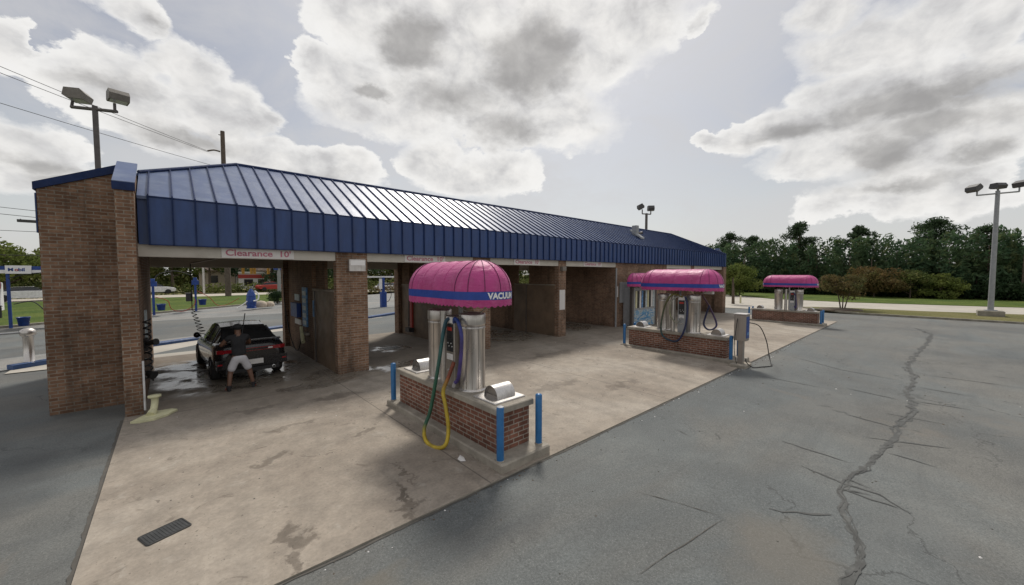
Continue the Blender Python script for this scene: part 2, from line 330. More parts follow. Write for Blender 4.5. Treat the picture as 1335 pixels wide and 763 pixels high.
# ------------------------------------------------------------------ mesh builder
class MB:
    def __init__(s): s.v = []; s.f = []; s.sm = []; s.mi = []; s.cur = 0
    def add(s, vs, fs, smooth=False):
        o = len(s.v); s.v += [tuple(v) for v in vs]
        for f in fs: s.f.append(tuple(i+o for i in f)); s.sm.append(smooth); s.mi.append(s.cur)
        return s
    def mat(s, i): s.cur = i; return s
    def box(s, x0, y0, z0, x1, y1, z1):
        if x0 > x1: x0, x1 = x1, x0
        if y0 > y1: y0, y1 = y1, y0
        if z0 > z1: z0, z1 = z1, z0
        return s.add([(x0,y0,z0),(x1,y0,z0),(x1,y1,z0),(x0,y1,z0),(x0,y0,z1),(x1,y0,z1),(x1,y1,z1),(x0,y1,z1)],
                     [(0,3,2,1),(4,5,6,7),(0,1,5,4),(1,2,6,5),(2,3,7,6),(3,0,4,7)])
    def bbox(s, x0, y0, z0, x1, y1, z1, c=.012):
        """box with chamfered vertical and top edges"""
        if x0 > x1: x0, x1 = x1, x0
        if y0 > y1: y0, y1 = y1, y0
        P = [(x0+c,y0),(x1-c,y0),(x1,y0+c),(x1,y1-c),(x1-c,y1),(x0+c,y1),(x0,y1-c),(x0,y0+c)]
        cx, cy = (x0+x1)/2, (y0+y1)/2
        def ins(p, k): return (p[0]+(k if p[0] < cx else -k), p[1]+(k if p[1] < cy else -k))
        vs = [(*p, z0) for p in P]+[(*p, z1-c) for p in P]+[(*ins(p, c), z1) for p in P]
        fs = [tuple(range(7, -1, -1)), tuple(range(16, 24))]
        for l in (0, 8):
            for i in range(8): j = (i+1) % 8; fs.append((l+i, l+j, l+8+j, l+8+i))
        return s.add(vs, fs)
    def quad(s, *p): return s.add(p, [tuple(range(len(p)))])
    def prism(s, pts, n):
        """extrude polygon pts (3D) by vector n"""
        k = len(pts); n = Vector(n); vs = [Vector(p) for p in pts]; vs += [v+n for v in vs]
        fs = [tuple(range(k-1, -1, -1)), tuple(range(k, 2*k))]+[(i, (i+1) % k, k+(i+1) % k, k+i) for i in range(k)]
        return s.add(vs, fs)
    def cyl(s, p0, p1, r0, r1=None, n=16, cap=True, smooth=True):
        r1 = r0 if r1 is None else r1; return s.tube([p0, p1], [r0, r1], n, cap, smooth)
    def tube(s, pts, r, n=8, cap=True, smooth=True):
        pts = [Vector(p) for p in pts]; k = len(pts)
        if not hasattr(r, '__len__'): r = [r]*k
        prev = None; rings = []
        for i, p in enumerate(pts):
            t = (pts[min(i+1, k-1)]-pts[max(i-1, 0)]).normalized()
            if prev is None:
                a = Vector((0, 0, 1)) if abs(t.z) < .9 else Vector((1, 0, 0)); a = (a-t*a.dot(t)).normalized()
            else:
                a = prev-t*prev.dot(t); a = a.normalized() if a.length > 1e-5 else t.orthogonal().normalized()
            prev = a; b = t.cross(a)
            rings.append([p+(a*math.cos(2*math.pi*j/n)+b*math.sin(2*math.pi*j/n))*r[i] for j in range(n)])
        o = len(s.v)
        vs = [v for rg in rings for v in rg]; fs = []
        for i in range(k-1):
            for j in range(n):
                j2 = (j+1) % n; fs.append((i*n+j, i*n+j2, (i+1)*n+j2, (i+1)*n+j))
        s.add(vs, fs, smooth)
        if cap:
            s.add(rings[0], [tuple(range(n-1, -1, -1))]); s.add(rings[-1], [tuple(range(n))])
        return s
    def lathe(s, c, prof, n=24, axis=(0, 0, 1), smooth=True):
        """prof = [(radius, height)...] around axis at c"""
        ax = Vector(axis).normalized(); a = ax.orthogonal().normalized(); b = ax.cross(a); c = Vector(c)
        vs = []; fs = []
        for r, h in prof:
            for j in range(n):
                th = 2*math.pi*j/n; vs.append(c+ax*h+(a*math.cos(th)+b*math.sin(th))*max(r, 1e-4))
        for i in range(len(prof)-1):
            for j in range(n):
                j2 = (j+1) % n; fs.append((i*n+j, i*n+j2, (i+1)*n+j2, (i+1)*n+j))
        return s.add(vs, fs, smooth)
    def build(s, name, mat, parent=None, loc=None):
        me = bpy.data.meshes.new(name)
        base = Vector(parent['_base']) if (parent is not None and '_base' in parent) else Vector(loc or (0, 0, 0))
        me.from_pydata([Vector(v)-base for v in s.v], [], s.f)
        mats = mat if isinstance(mat, (list, tuple)) else [mat]
        for m in mats: me.materials.append(M[m] if isinstance(m, str) else m)
        me.polygons.foreach_set('use_smooth', s.sm); me.polygons.foreach_set('material_index', s.mi); me.update()
        o = bpy.data.objects.new(name, me); COL.objects.link(o)
        if parent is not None:
            o.parent = parent
            o['_base'] = list(base)
        else:
            o.location = base; o['_base'] = list(base)
        return o

def tag(o, label=None, cat=None, group=None, kind=None):
    if label: o['label'] = label
    if cat: o['category'] = cat
    if group: o['group'] = group
    if kind: o['kind'] = kind
    return o
def thing(name, label, cat, loc, group=None):
    o = bpy.data.objects.new(name, None); COL.objects.link(o); o.location = loc; o['_base'] = list(loc)
    o.empty_display_size = .2
    return tag(o, label, cat, group)
def copy_tree(o, parent=None):
    c = o.copy(); COL.objects.link(c); c.parent = parent
    for ch in [q for q in bpy.data.objects if q.parent == o]: copy_tree(ch, c)
    return c
def catmull(P, n=8):
    P = [Vector(p) for p in P]; out = []
    for i in range(len(P)-1):
        p0 = P[max(i-1, 0)]; p1 = P[i]; p2 = P[i+1]; p3 = P[min(i+2, len(P)-1)]
        for k in range(n):
            t = k/n; out.append(.5*((2*p1)+(p2-p0)*t+(2*p0-5*p1+4*p2-p3)*t*t+(3*p1-p0-3*p2+p3)*t**3))
    out.append(P[-1]); return out

def text_mesh(txt, size, name='lettering', bold=.0, sx=1.):
    """vertices / faces of a line of text in its local xy plane, starting at the origin"""
    cu = bpy.data.curves.new('t', 'FONT'); cu.body = txt; cu.size = size; cu.offset = bold; cu.resolution_u = 3
    ob = bpy.data.objects.new('t', cu); COL.objects.link(ob)
    dg = bpy.context.evaluated_depsgraph_get(); dg.update()
    me = bpy.data.meshes.new_from_object(ob.evaluated_get(dg))
    vs = [(v.co.x*sx, v.co.y) for v in me.vertices]; fs = [tuple(p.vertices) for p in me.polygons]
    bpy.data.objects.remove(ob); bpy.data.meshes.remove(me)
    x0 = min(v[0] for v in vs); x1 = max(v[0] for v in vs)
    return [(v[0]-x0, v[1]) for v in vs], fs, x1-x0

# ------------------------------------------------------------------ world + sun + camera
SUN_AZ = 44.0; SUN_EL = 52.0
w = bpy.data.worlds.new('World'); SC.world = w; w.use_nodes = True
t = NT(w.node_tree); bg = w.node_tree.nodes['Background']
sky = t.n.new('ShaderNodeTexSky'); sky.sky_type = 'NISHITA'; sky.sun_disc = False
sky.sun_elevation = R(SUN_EL); sky.sun_rotation = R(90-SUN_AZ); sky.air_density = 1.; sky.dust_density = 2.5; sky.ozone_density = 1.
D = t.vmath('NORMALIZE', t.n.new('ShaderNodeTexCoord').outputs['Generated'])
ds = t.sep(D)
az = t.math('ARCTAN2', ds[1], ds[0]); el = t.math('ARCSINE', ds[2])
warpn = t.noise(t.vmath('MULTIPLY', D, (1, 1, 1.5)), 5.5, 9, .60, 0, 'Color')
wv = t.vmath('MULTIPLY', t.vmath('SUBTRACT', warpn, (.5, .5, .5)), (.19, .12, 0))
AE = t.vmath('ADD', t.comb(az, el, 0.), wv)
WH = [(1.620,0.443,0.054,0.029,1.00),(1.752,0.359,0.020,0.029,1.00),(1.543,0.377,0.055,0.046,1.00),(1.473,0.322,0.080,0.054,1.00),(1.406,0.329,0.031,0.030,0.90),(1.634,0.319,0.107,0.052,1.00),(1.705,0.319,0.050,0.025,0.80),(1.733,0.195,0.058,0.050,1.00),(1.694,0.160,0.060,0.038,1.00),(1.743,0.151,0.046,0.030,1.00),(1.327,0.240,0.156,0.043,1.00),(1.237,0.253,0.071,0.041,1.00),(1.429,0.265,0.083,0.040,0.90),(1.531,0.253,0.071,0.029,0.70),(1.298,0.444,0.054,0.043,1.00),(1.208,0.416,0.121,0.064,1.00),(1.101,0.381,0.111,0.059,0.90),(1.153,0.552,0.142,0.079,1.00),(0.966,0.530,0.230,0.121,1.10),(0.729,0.531,0.232,0.121,1.10),(0.504,0.563,0.124,0.065,0.90),(0.688,0.390,0.117,0.075,0.80),(0.848,0.394,0.139,0.067,0.80),(1.036,0.293,0.073,0.046,1.00),(0.948,0.251,0.109,0.048,0.90),(0.848,0.262,0.080,0.052,0.80),(0.369,0.526,0.016,0.018,0.70),(0.143,0.481,0.059,0.035,1.00),(0.112,0.418,0.090,0.044,1.00),(0.020,0.403,0.085,0.057,1.00),(-0.072,0.381,0.045,0.062,1.00),(-0.035,0.320,0.092,0.034,1.00),(0.077,0.339,0.117,0.041,1.00),(0.191,0.300,0.097,0.046,1.00),(0.279,0.287,0.065,0.028,1.00),(0.347,0.293,0.028,0.018,0.90),(0.063,0.251,0.147,0.060,1.10),(-0.056,0.222,0.072,0.066,1.10),(0.164,0.222,0.087,0.030,0.80),(0.011,0.161,0.114,0.040,0.90),(-0.067,0.135,0.055,0.031,0.80),(0.114,0.148,0.069,0.027,0.60)]
DK = [(1.080,0.523,0.067,0.051,1.00),(0.788,0.501,0.122,0.077,1.20),(0.986,0.423,0.136,0.045,0.50),(1.191,0.421,0.042,0.014,0.90),(0.848,0.360,0.120,0.043,0.50),(0.016,0.296,0.143,0.035,0.90),(0.166,0.285,0.099,0.023,0.70),(0.062,0.217,0.062,0.035,0.80),(-0.065,0.190,0.039,0.019,0.70),(0.230,0.279,0.055,0.015,0.40),(-0.013,0.251,0.107,0.027,0.70),(1.722,0.179,0.048,0.020,0.70),(1.686,0.155,0.053,0.015,0.60),(1.643,0.330,0.076,0.015,0.50),(1.530,0.267,0.107,0.023,0.60),(1.328,0.215,0.125,0.013,0.30),(1.590,0.440,0.031,0.012,0.40),(0.030,0.164,0.118,0.011,0.50)]
def field(L, grow):
    acc = None
    for a, e, ra, re, k in L:
        d = t.vmath('LENGTH', t.vmath('MULTIPLY', t.vmath('SUBTRACT', AE, (a, e, 0)), (1/(ra*grow), 1/(re*grow), 0)))
        p = t.math('MULTIPLY', t.math('SUBTRACT', 1., d), k)
        acc = p if acc is None else t.math('MAXIMUM', acc, p)
    return acc
fine = t.noise(t.vmath('MULTIPLY', D, (1, 1, 1.6)), 17, 10, .62)
fine_c = t.math('SUBTRACT', fine, .5)
dens = t.math('ADD', field(WH, 1.22), t.math('MULTIPLY', fine_c, .62))
# the rest of the sky, outside the part the photograph shows
gen = t.noise(t.vmath('MULTIPLY', D, (1, 1, 2.4)), 2.6, 10, .6)
away = t.smooth(t.vmath('DOT_PRODUCT', D, (math.cos(R(47.7)), math.sin(R(47.7)), .1)), .52, .30)
dens = t.math('MAXIMUM', dens, t.math('SUBTRACT', t.math('MULTIPLY', t.math('SUBTRACT', gen, .46), 6.), t.math('MULTIPLY', t.math('SUBTRACT', 1., away), 9.)))
softn = t.smooth(t.noise(t.vmath('MULTIPLY', D, (1, 1, 1.5)), 4.2, 3, .5), .42, .64, .08, .50)
mask = t.math('DIVIDE', t.math('ADD', dens, .04), softn, clamp=True)
mask = t.math('SMOOTH_MIN', mask, 1., .25)
darkf = t.math('ADD', field(DK, 1.2), t.math('MULTIPLY', fine_c, .6))
core = t.smooth(darkf, -.10, .60)
core = t.math('MAXIMUM', core, t.math('MULTIPLY', t.smooth(dens, .75, 1.6), t.math('MULTIPLY', away, .7)))
# billow relief: the same noise sampled twice, a step towards the sun apart
bs = t.vmath('MULTIPLY', D, (1, 1, 1.35))
def bil(vec, sc, dt): return t.noise(vec, sc, dt, .58, .25)
st2 = (math.cos(R(SUN_AZ))*.022, math.sin(R(SUN_AZ))*.022, .040)
relief = t.math('SUBTRACT', bil(bs, 11.5, 9), bil(t.vmath('ADD', bs, st2), 11.5, 5))
relief = t.math('ADD', .5, t.math('MULTIPLY', relief, 1.9), clamp=True)
cwhite = t.ramp(relief, [(.10, (.47, .462, .46)), (.38, (.575, .568, .56)), (.60, (.655, .643, .625)), (.9, (.75, .735, .71))])
edge = t.smooth(dens, .02, .55)
cwhite = t.mix(t.math('MULTIPLY', t.math('SUBTRACT', 1., edge), .85), cwhite, (.78, .77, .75))
cgray = t.ramp(relief, [(.15, (.26, .252, .245)), (.8, (.37, .36, .348))])
cl = t.mix(t.math('MULTIPLY', core, .92), cwhite, cgray)
# clear sky seen through thin haze: real Nishita tone mixed with pale grey haze, paler at the horizon
haze = t.ramp(t.smooth(ds[2], -.02, .62), [(0, (.58, .585, .57)), (.30, (.47, .48, .485)), (.62, (.34, .355, .40)), (1, (.305, .32, .37))])
sun_d = (math.cos(R(SUN_EL-14))*math.cos(R(SUN_AZ)), math.cos(R(SUN_EL-14))*math.sin(R(SUN_AZ)), math.sin(R(SUN_EL-14)))
glow = t.smooth(t.vmath('DOT_PRODUCT', D, sun_d), .72, .98, 0, .75)
haze = t.mix(glow, haze, (.60, .597, .59))
clear = t.mix(.72, t.vmath('MULTIPLY', sky.outputs[0], (.085, .085, .085)), haze)
veil = t.smooth(t.noise(t.vmath('MULTIPLY', D, (1, 1, 2)), 3.4, 10, .66, .5), .36, .70, 0, .60)
clear = t.mix(veil, clear, (.52, .515, .52))
final = t.mix(t.math('MULTIPLY', mask, .93), clear, cl)
below = t.smooth(ds[2], -.01, -.06)
final = t.mix(below, final, (.16, .16, .15))
# the background strength stays in the usual range; colours are scaled up to suit it
t.put(bg, 'Color', t.vmath('MULTIPLY', final, (10, 10, 10))); bg.inputs['Strength'].default_value = .1

sl = bpy.data.lights.new('sun', 'SUN'); sl.energy = 2.3; sl.angle = R(10); sl.color = (1, .95, .87)
so = bpy.data.objects.new('sun', sl); COL.objects.link(so)
sd = Vector((math.cos(R(SUN_EL))*math.cos(R(SUN_AZ)), math.cos(R(SUN_EL))*math.sin(R(SUN_AZ)), math.sin(R(SUN_EL))))
so.rotation_euler = sd.to_track_quat('Z', 'Y').to_euler(); so.location = (0, 0, 30)

cam = bpy.data.cameras.new('camera'); co = bpy.data.objects.new('camera', cam); COL.objects.link(co)
cam.sensor_width = 36; cam.lens = 489/1335*36; cam.clip_end = 3000; cam.clip_start = .05
co.location = (0, 0, 2.7); yaw = R(47.7); pit = math.atan(23.5/489)
fw = Vector((math.cos(yaw)*math.cos(pit), math.sin(yaw)*math.cos(pit), -math.sin(pit)))
co.rotation_euler = fw.to_track_quat('-Z', 'Y').to_euler(); SC.camera = co
SC.view_settings.view_transform = 'Standard'; SC.view_settings.look = 'None'; SC.view_settings.exposure = .28; SC.view_settings.gamma = 1
SC.render.engine = 'CYCLES'

# ------------------------------------------------------------------ ground
def frange(a, b, st, extra=()):
    n = int(round((b-a)/st)); L = [a+(b-a)*i/n for i in range(n+1)]+[e for e in extra if a < e < b]
    return sorted(set(round(v, 4) for v in L))
KX = (0, 18, 38, 40, -.72, 32.0); KY = (3.66, 3.7, 10.5, 16.6)
def sheet(name, x0, x1, y0, y1, st, mat, dz, keep=None):
    xs = frange(x0, x1, st, KX); ys = frange(y0, y1, st, KY); mb = MB(); nx = len(xs)
    vs = [(x, y, zg(x, y)+dz) for y in ys for x in xs]; fs = []
    for j in range(len(ys)-1):
        for i in range(nx-1):
            if keep is None or keep((xs[i]+xs[i+1])/2, (ys[j]+ys[j+1])/2):
                fs.append((j*nx+i, j*nx+i+1, (j+1)*nx+i+1, (j+1)*nx+i))
    mb.add(vs, fs); return tag(mb.build(name, mat), kind='structure')
# one sheet of ground out to the horizon
g = MB(); g.box(-900, -900, -1.2, 1500, 1500, -.62); tag(g.build('ground', 'grass_dry'), kind='structure')
sheet('asphalt_lot', -30, 39.6, -30, 30, 1.0, 'asphalt', 0.0)
PADX1 = 31.8
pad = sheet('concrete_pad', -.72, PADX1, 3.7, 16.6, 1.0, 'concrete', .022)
e = MB()
xs = frange(-.72, PADX1, 1., KX)
for a, b in zip(xs[:-1], xs[1:]):
    e.add([(a, 3.7, zg(a, 3.7)-.1), (b, 3.7, zg(b, 3.7)-.1), (b, 3.7, zg(b, 3.7)+.022), (a, 3.7, zg(a, 3.7)+.022)], [(0, 1, 2, 3)])
    j = [random.uniform(-.012, .012) for _ in (0, 1)]
e.add([(-.72, 16.6, -.1), (-.72, 3.7, -.1), (-.72, 3.7, .022), (-.72, 16.6, .022)], [(0, 1, 2, 3)])
e.build('pad_edge', 'kerb', pad)
# dirt-filled joint along the edges of the pad: an irregular ribbon
def ribbon(mb, pts, w, z=None, jit=.25, step=.12, taper=False, dz=.004):
    P = []
    for a, b in zip(pts[:-1], pts[1:]):
        a = Vector((a[0], a[1], 0)); b = Vector((b[0], b[1], 0)); n = max(1, int((b-a).length/step))
        for k in range(n): P.append(a+(b-a)*k/n)
    P.append(Vector((pts[-1][0], pts[-1][1], 0)))
    n = len(P); vs = []; fs = []; off = 0
    for i, p in enumerate(P):
        tt = (P[min(i+1, n-1)]-P[max(i-1, 0)]).normalized(); nn = Vector((-tt.y, tt.x, 0))
        off = off*.75+random.uniform(-1, 1)*w*jit
        ww = w*random.uniform(1-jit, 1+jit)*.5
        if taper: ww *= min(1, .25+3*min(i, n-1-i)/n)
        c = p+nn*off
        for sgn in (-1, 1):
            q = c+nn*ww*sgn; vs.append((q.x, q.y, zg(q.x, q.y)+dz))
    for i in range(n-1): fs.append((2*i, 2*i+1, 2*i+3, 2*i+2))
    mb.add(vs, fs)
jm = MB(); ribbon(jm, [(-.72, 3.682), (PADX1, 3.682)], .035, jit=.22, step=.06, dz=.006); ribbon(jm, [(-.745, 3.7), (-.745, 9.9)], .04, jit=.22, step=.06, dz=.006)
tag(jm.build('pad_joint', 'joint'), kind='structure')
# main tar-filled crack and its side cracks
main = [(3.4,.20),(4.17,0.39),(4.40,0.37),(4.79,0.30),(5.26,0.38),(5.76,0.54),(6.51,0.60),(7.48,0.47),(8.91,0.25),(10.36,0.20),(11.02,0.06),(13.23,0.18),(15.58,0.05),(16.69,0.29),(22.75,-0.09),(27.89,-0.35),(31.23,0.20)]
def jag(L, amp, st):
    out = [L[0]]
    for a, b in zip(L[:-1], L[1:]):
        n = max(1, int(math.hypot(b[0]-a[0], b[1]-a[1])/st))
        for k in range(1, n+1):
            f = k/n; q = (1 if k < n else .3)*amp*(1+.03*a[0]); out.append((a[0]+(b[0]-a[0])*f+random.uniform(-q, q)*.5, a[1]+(b[1]-a[1])*f+random.uniform(-q, q)))
    return out
main = jag(main, .036, .20); NM = next(i for i, p in enumerate(main) if p[0] > 8.5)
fm = MB(); ribbon(fm, main[:NM+1], .055, jit=.5, step=.06, dz=.004); ribbon(fm, main[NM:], .085, jit=.45, step=.10, dz=.004)
tag(fm.build('crack_filler', 'filler'), kind='structure')
tm = MB(); off = lambda L, d: [(x, y+d+random.uniform(-.02, .02)) for x, y in L]
for d, w_ in ((-.013, .015), (.015, .018)):
    ribbon(tm, off(main[:NM+1], d), w_, jit=.8, step=.05, dz=.007+abs(d)*.05); ribbon(tm, off(main[NM:], d*1.6), w_*1.9, jit=.7, step=.09, dz=.007+abs(d)*.05)
for q in range(12):
    k = random.random()*(len(main)-2); a = Vector(main[int(k)]).lerp(Vector(main[int(k)+1]), k % 1); ang_ = random.choice((-1, 1))*random.uniform(.9, 2.0); L_ = random.uniform(.10, .3)*(1+a.x*.05)
    ribbon(tm, [tuple(a), (a.x+L_*math.cos(ang_), a.y+L_*math.sin(ang_))], random.uniform(.008, .02), jit=.6, step=.06, taper=True, dz=.010)
for T in ([(5.13,1.14),(5.17,1.01),(5.53,0.62)],[(6.68,1.11),(6.51,0.65),(6.53,0.28),(6.25,0.01)],[(6.31,0.59),(6.30,0.12)],[(7.48,1.51),(7.31,0.63)],[(8.75,0.60),(9.19,-0.40)],[(8.21,0.31),(8.11,-0.22)],
          [(9.97,0.98),(9.71,0.24)],[(10.66,0.43),(10.69,-0.33)],[(12.22,0.11),(12.33,-0.79)],[(12.40,1.24),(12.09,0.23)],[(15.89,0.06),(15.90,-1.78)],[(16.03,3.04),(14.81,1.58),(14.44,0.26)],[(13.92,0.01),(13.77,-0.87)],
          [(12.09,2.88),(11.96,1.70)]):
    ribbon(tm, T, .032, jit=.45, step=.07, taper=True, dz=.006)
tag(tm.build('tar_crack', 'tar'), kind='structure')
hc = MB()
for T in ([(4.27,2.39),(4.44,1.88),(4.54,1.44)],[(3.06,1.66),(4.51,1.43)],[(6.62,2.89),(6.47,2.59)],[(22,1.2),(22.4,-.9)],[(26,1.0),(26.4,-1.2)],[(19,.1),(19.3,-1.6)],[(-2.3,5.1),(-1.9,6.3),(-2.1,7.4)]):
    ribbon(hc, T, .009, jit=.5, step=.06, taper=True, dz=.006)
tag(hc.build('hairline_crack', 'joint'), kind='structure')
# apron behind the bays, out to the blue kerb
ap = MB(); zz = .022
ap.quad((-1.2, 16.6, zz), (32, 16.6, -.28), (32, 27, -.28), (11.2, 24.0, -.02), (9.0, 22.9, zz-.01), (4.35, 21.7, zz), (-.56, 19.3, zz), (-3.4, 17.2, zz), (-3.4, 16.6, zz))
tag(ap.build('rear_apron', 'road_concrete'), kind='structure')
# the street behind and the verge, path beyond it
st_ = MB(); st_.quad((-60, -3, .012), (-3.4, 17.3, .012), (4.35, 21.8, .012), (11.2, 24.3, .0), (60, 36, -.3), (60, 75, -.3), (14.5, 47, .012), (1.1, 37.2, .012), (-6.3, 31.2, .012), (-60, -8+.0, .012))
tag(st_.build('street', 'asphalt_street'), kind='structure')
vg = MB(); vg.quad((-80, -20, .03), (-6.3, 31.2, .03), (1.1, 37.2, .03), (9.2, 43.3, .03), (10, 59.5, .03), (-80, 58.0, .03))
tag(vg.build('grass_verge', 'grass'), kind='structure')
kc = MB()
for a, b in zip([(-40, 3.9), (-6.3, 31.0), (1.1, 37.0)], [(-6.3, 31.0), (1.1, 37.0), (9.4, 43.4)]):
    d = (Vector(b)-Vector(a)).normalized(); n = Vector((-d.y, d.x))*.22
    kc.prism([(a[0], a[1], 0), (b[0], b[1], 0), (b[0]+n.x, b[1]+n.y, 0), (a[0]+n.x, a[1]+n.y, 0)], (0, 0, .12))
tag(kc.build('verge_kerb', 'kerb'), kind='structure')
pp = MB(); pp.quad((-80, 59.5, .04), (80, 62, -.2), (80, 70, -.2), (-80, 68, .04)); tag(pp.build('footpath', 'path_concrete'), kind='structure')
# right-hand side: kerb, planted verge, side road, mown grass
kb = [(39.6, -30), (39.66, -4.32), (40.05, 3.37), (42.25, 6.58), (43.4, 8.0)]
kr = MB()
for a, b in zip(kb[:-1], kb[1:]):
    d = (Vector(b)-Vector(a)).normalized(); n = Vector((d.y, -d.x))*.2
    kr.prism([(a[0], a[1], -.45), (b[0], b[1], -.45), (b[0]+n.x, b[1]+n.y, -.45), (a[0]+n.x, a[1]+n.y, -.45)], (0, 0, .14))
tag(kr.build('lot_kerb', 'kerb'), kind='structure')
v2 = MB(); v2.quad((39.8, -30, -.34), (49.5, -30, -.34), (47.9, -5.2, -.34), (46.2, 0, -.34), (45.6, 5.6, -.34), (43.6, 8.1, -.34), (42.4, 6.6, -.34), (40.2, 3.4, -.34), (39.8, -4.3, -.34))
tag(v2.build('parking_verge', 'grass_dry'), kind='structure')
rd = MB(); rd.quad((39.0, 8.0, -.405), (45.0, 5.2, -.405), (46.0, -.2, -.405), (47.7, -5.2, -.405), (50, -40, -.405), (61, -40, -.405), (58.7, -6.3, -.405), (55.7, 5.4, -.405), (56.5, 13, -.405), (62, 19, -.405), (80, 60, -.405), (66, 60, -.405), (42, 30, -.405), (38, 16, -.405))
tag(rd.build('side_road', 'road_concrete'), kind='structure')
gr = MB(); gr.quad((58.9, -6.3, -.39), (61.2, -40, -.39), (90, -60, -.39), (95, 45, -.39), (70, 34, -.39), (62.3, 19, -.39), (56.9, 13, -.39), (56.0, 5.4, -.39))
tag(gr.build('mown_grass', 'grass'), kind='structure')

# ------------------------------------------------------------------ car wash building
B = thing('car_wash_building', 'long brown brick self-service car wash with open bays and blue standing-seam metal roof', 'car wash', (15, 13, 0))
FY = 10.5; BYK = 16.0; HB = 3.06; HT = 3.32
def wallbox(name, x0, y0, x1, y1, z1, mat='brick', z0=-.5):
    mb = MB(); mb.box(x0, y0, z0, x1, y1, z1); return mb.build(name, mat, B)
# near end: the projecting pier with its sloped metal cap and the wing wall with the raking top
mb = MB(); mb.prism([(-.71, 10.0, -.3), (-.46, 10.0, -.3), (-.46, 10.0, 4.26), (-.71, 10.0, 4.26)], (0, .50, 0))
mb.prism([(-.71, 10.5, -.3), (-.71, 16.0, -.3), (-.71, 16.0, 3.6), (-.71, 10.5, 3.6)], (.25, 0, 0))
mb.prism([(-.71, 10.5, 3.6), (-.71, 11.16, 3.6), (-.71, 11.16, 4.85), (-.71, 10.5, 4.5)], (.25, 0, 0))
mb.build('end_pier', 'brick', B)
mb = MB(); mb.prism([(-1.79, 11.15, -.3), (-.712, 11.15, -.3), (-.712, 11.15, 4.80), (-1.79, 11.15, 4.29)], (0, .23, 0))
mb.prism([(-1.79, 11.38, -.3), (-1.56, 11.38, -.3), (-1.56, 11.38, 4.25), (-1.79, 11.38, 4.25)], (0, 4.62, 0))
mb.build('wing_wall', 'brick', B)
mb = MB(); mb.prism([(-1.83, 11.11, 4.27), (-.72, 11.11, 4.77), (-.72, 11.11, 4.93), (-1.83, 11.11, 4.41)], (0, .30, 0))
mb.build('rake_trim', 'seam', B)
mb = MB()
mb.prism([(-.735, 9.97, 4.385), (-.435, 9.97, 4.385), (-.435, 11.2, 4.99), (-.735, 11.2, 4.99)], (0, 0, .03))
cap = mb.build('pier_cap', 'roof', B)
mb = MB(); mb.box(-.735, 9.962, 4.255, -.435, 9.99, 4.40); mb.prism([(-.74, 9.99, 4.27), (-.74, 11.2, 4.86), (-.74, 11.2, 5.0), (-.74, 9.99, 4.40)], (.02, 0, 0))
mb.build('cap_fascia', 'seam', cap)
# pillars / partition ends
for (x0, x1) in ((3.25, 4.08), (7.75, 8.5), (12.25, 12.73), (25.7, 26.2)):
    wallbox('pillar', x0, FY, x1, FY+.22, HT)
wallbox('end_pillar', 31.4, FY-.1, 32.0, FY+.5, HT)
wallbox('end_wall', 31.6, FY+.5, 32.0, BYK, 3.6)
mb = MB(); mb.prism([(32.003, 11.0, 3.2), (33.0, 11.0, 3.2), (33.0, 11.0, 4.2), (32.003, 11.0, 4.6)], (0, .23, 0)); mb.prism([(32.003, 11.0, -.6), (33.0, 11.0, -.6), (33.0, 11.0, 3.2), (32.003, 11.0, 3.2)], (0, .23, 0))
mb.build('wing_wall', 'brick', B)
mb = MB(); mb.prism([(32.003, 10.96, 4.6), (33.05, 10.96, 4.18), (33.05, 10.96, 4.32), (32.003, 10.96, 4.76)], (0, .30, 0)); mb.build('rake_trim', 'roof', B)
# partitions between bays: half wall, brick piers up to the roof, full wall at the rear
for (x0, x1, gaps) in ((3.25, 3.45, ((10.72, 11.5), (12.40, 12.80))), (7.75, 7.95, ((10.72, 11.2), (14.85, 15.25))), (12.25, 12.45, ((12.30, 13.05),))):
    ye = 12.77 if x0 < 4 else (BYK if x0 < 8 else 13.3)
    mb = MB(); mb.box(x0, FY+.22, -.3, x1, min(ye, BYK-.01), 2.22); pw = mb.build('half_wall', 'bay_paint', B)
    mb = MB(); mb.bbox(x0-.015, FY+.222, 2.221, x1+.015, min(ye, BYK-.01)-.002, 2.27, .008); mb.build('wall_cap', 'ceiling', pw)
    y0_ = FY+.22
    for g0, g1 in gaps+((min(ye, BYK-.01), None),):
        if g0 > y0_+.01:
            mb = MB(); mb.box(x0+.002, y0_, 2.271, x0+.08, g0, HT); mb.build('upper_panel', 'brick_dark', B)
        if g1: y0_ = g1
    if ye < BYK:
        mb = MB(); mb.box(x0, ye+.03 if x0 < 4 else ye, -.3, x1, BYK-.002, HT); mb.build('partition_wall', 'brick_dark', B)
    mb = MB(); mb.tube([(x0-.03, 12.45, 0), (x0-.03, 12.45, 2.2)], .018, 8); mb.build('conduit', 'pole_dark', B)
# equipment room between the fourth and fifth bays
mb = MB(); mb.box(16.65, FY+.01, -.5, 22.2, FY+.3, HT); mb.box(16.65, FY+.3, -.5, 16.95, BYK, HT); mb.box(21.9, FY+.3, -.6, 22.2, BYK, HT); mb.box(16.95, BYK-.3, -.5, 21.9, BYK, HT)
mb.build('equipment_room_wall', 'brick', B)
mb = MB(); mb.box(16.63, FY-.03, .0, 16.72, FY+.008, 3.02); mb.build('downpipe', 'pole_grey', B)
# rear pillars
for (x0, x1) in ((3.1, 3.95), (7.6, 8.45), (12.1, 12.8), (25.7, 26.2)): wallbox('rear_pillar', x0, BYK, x1, BYK+.4, HT)
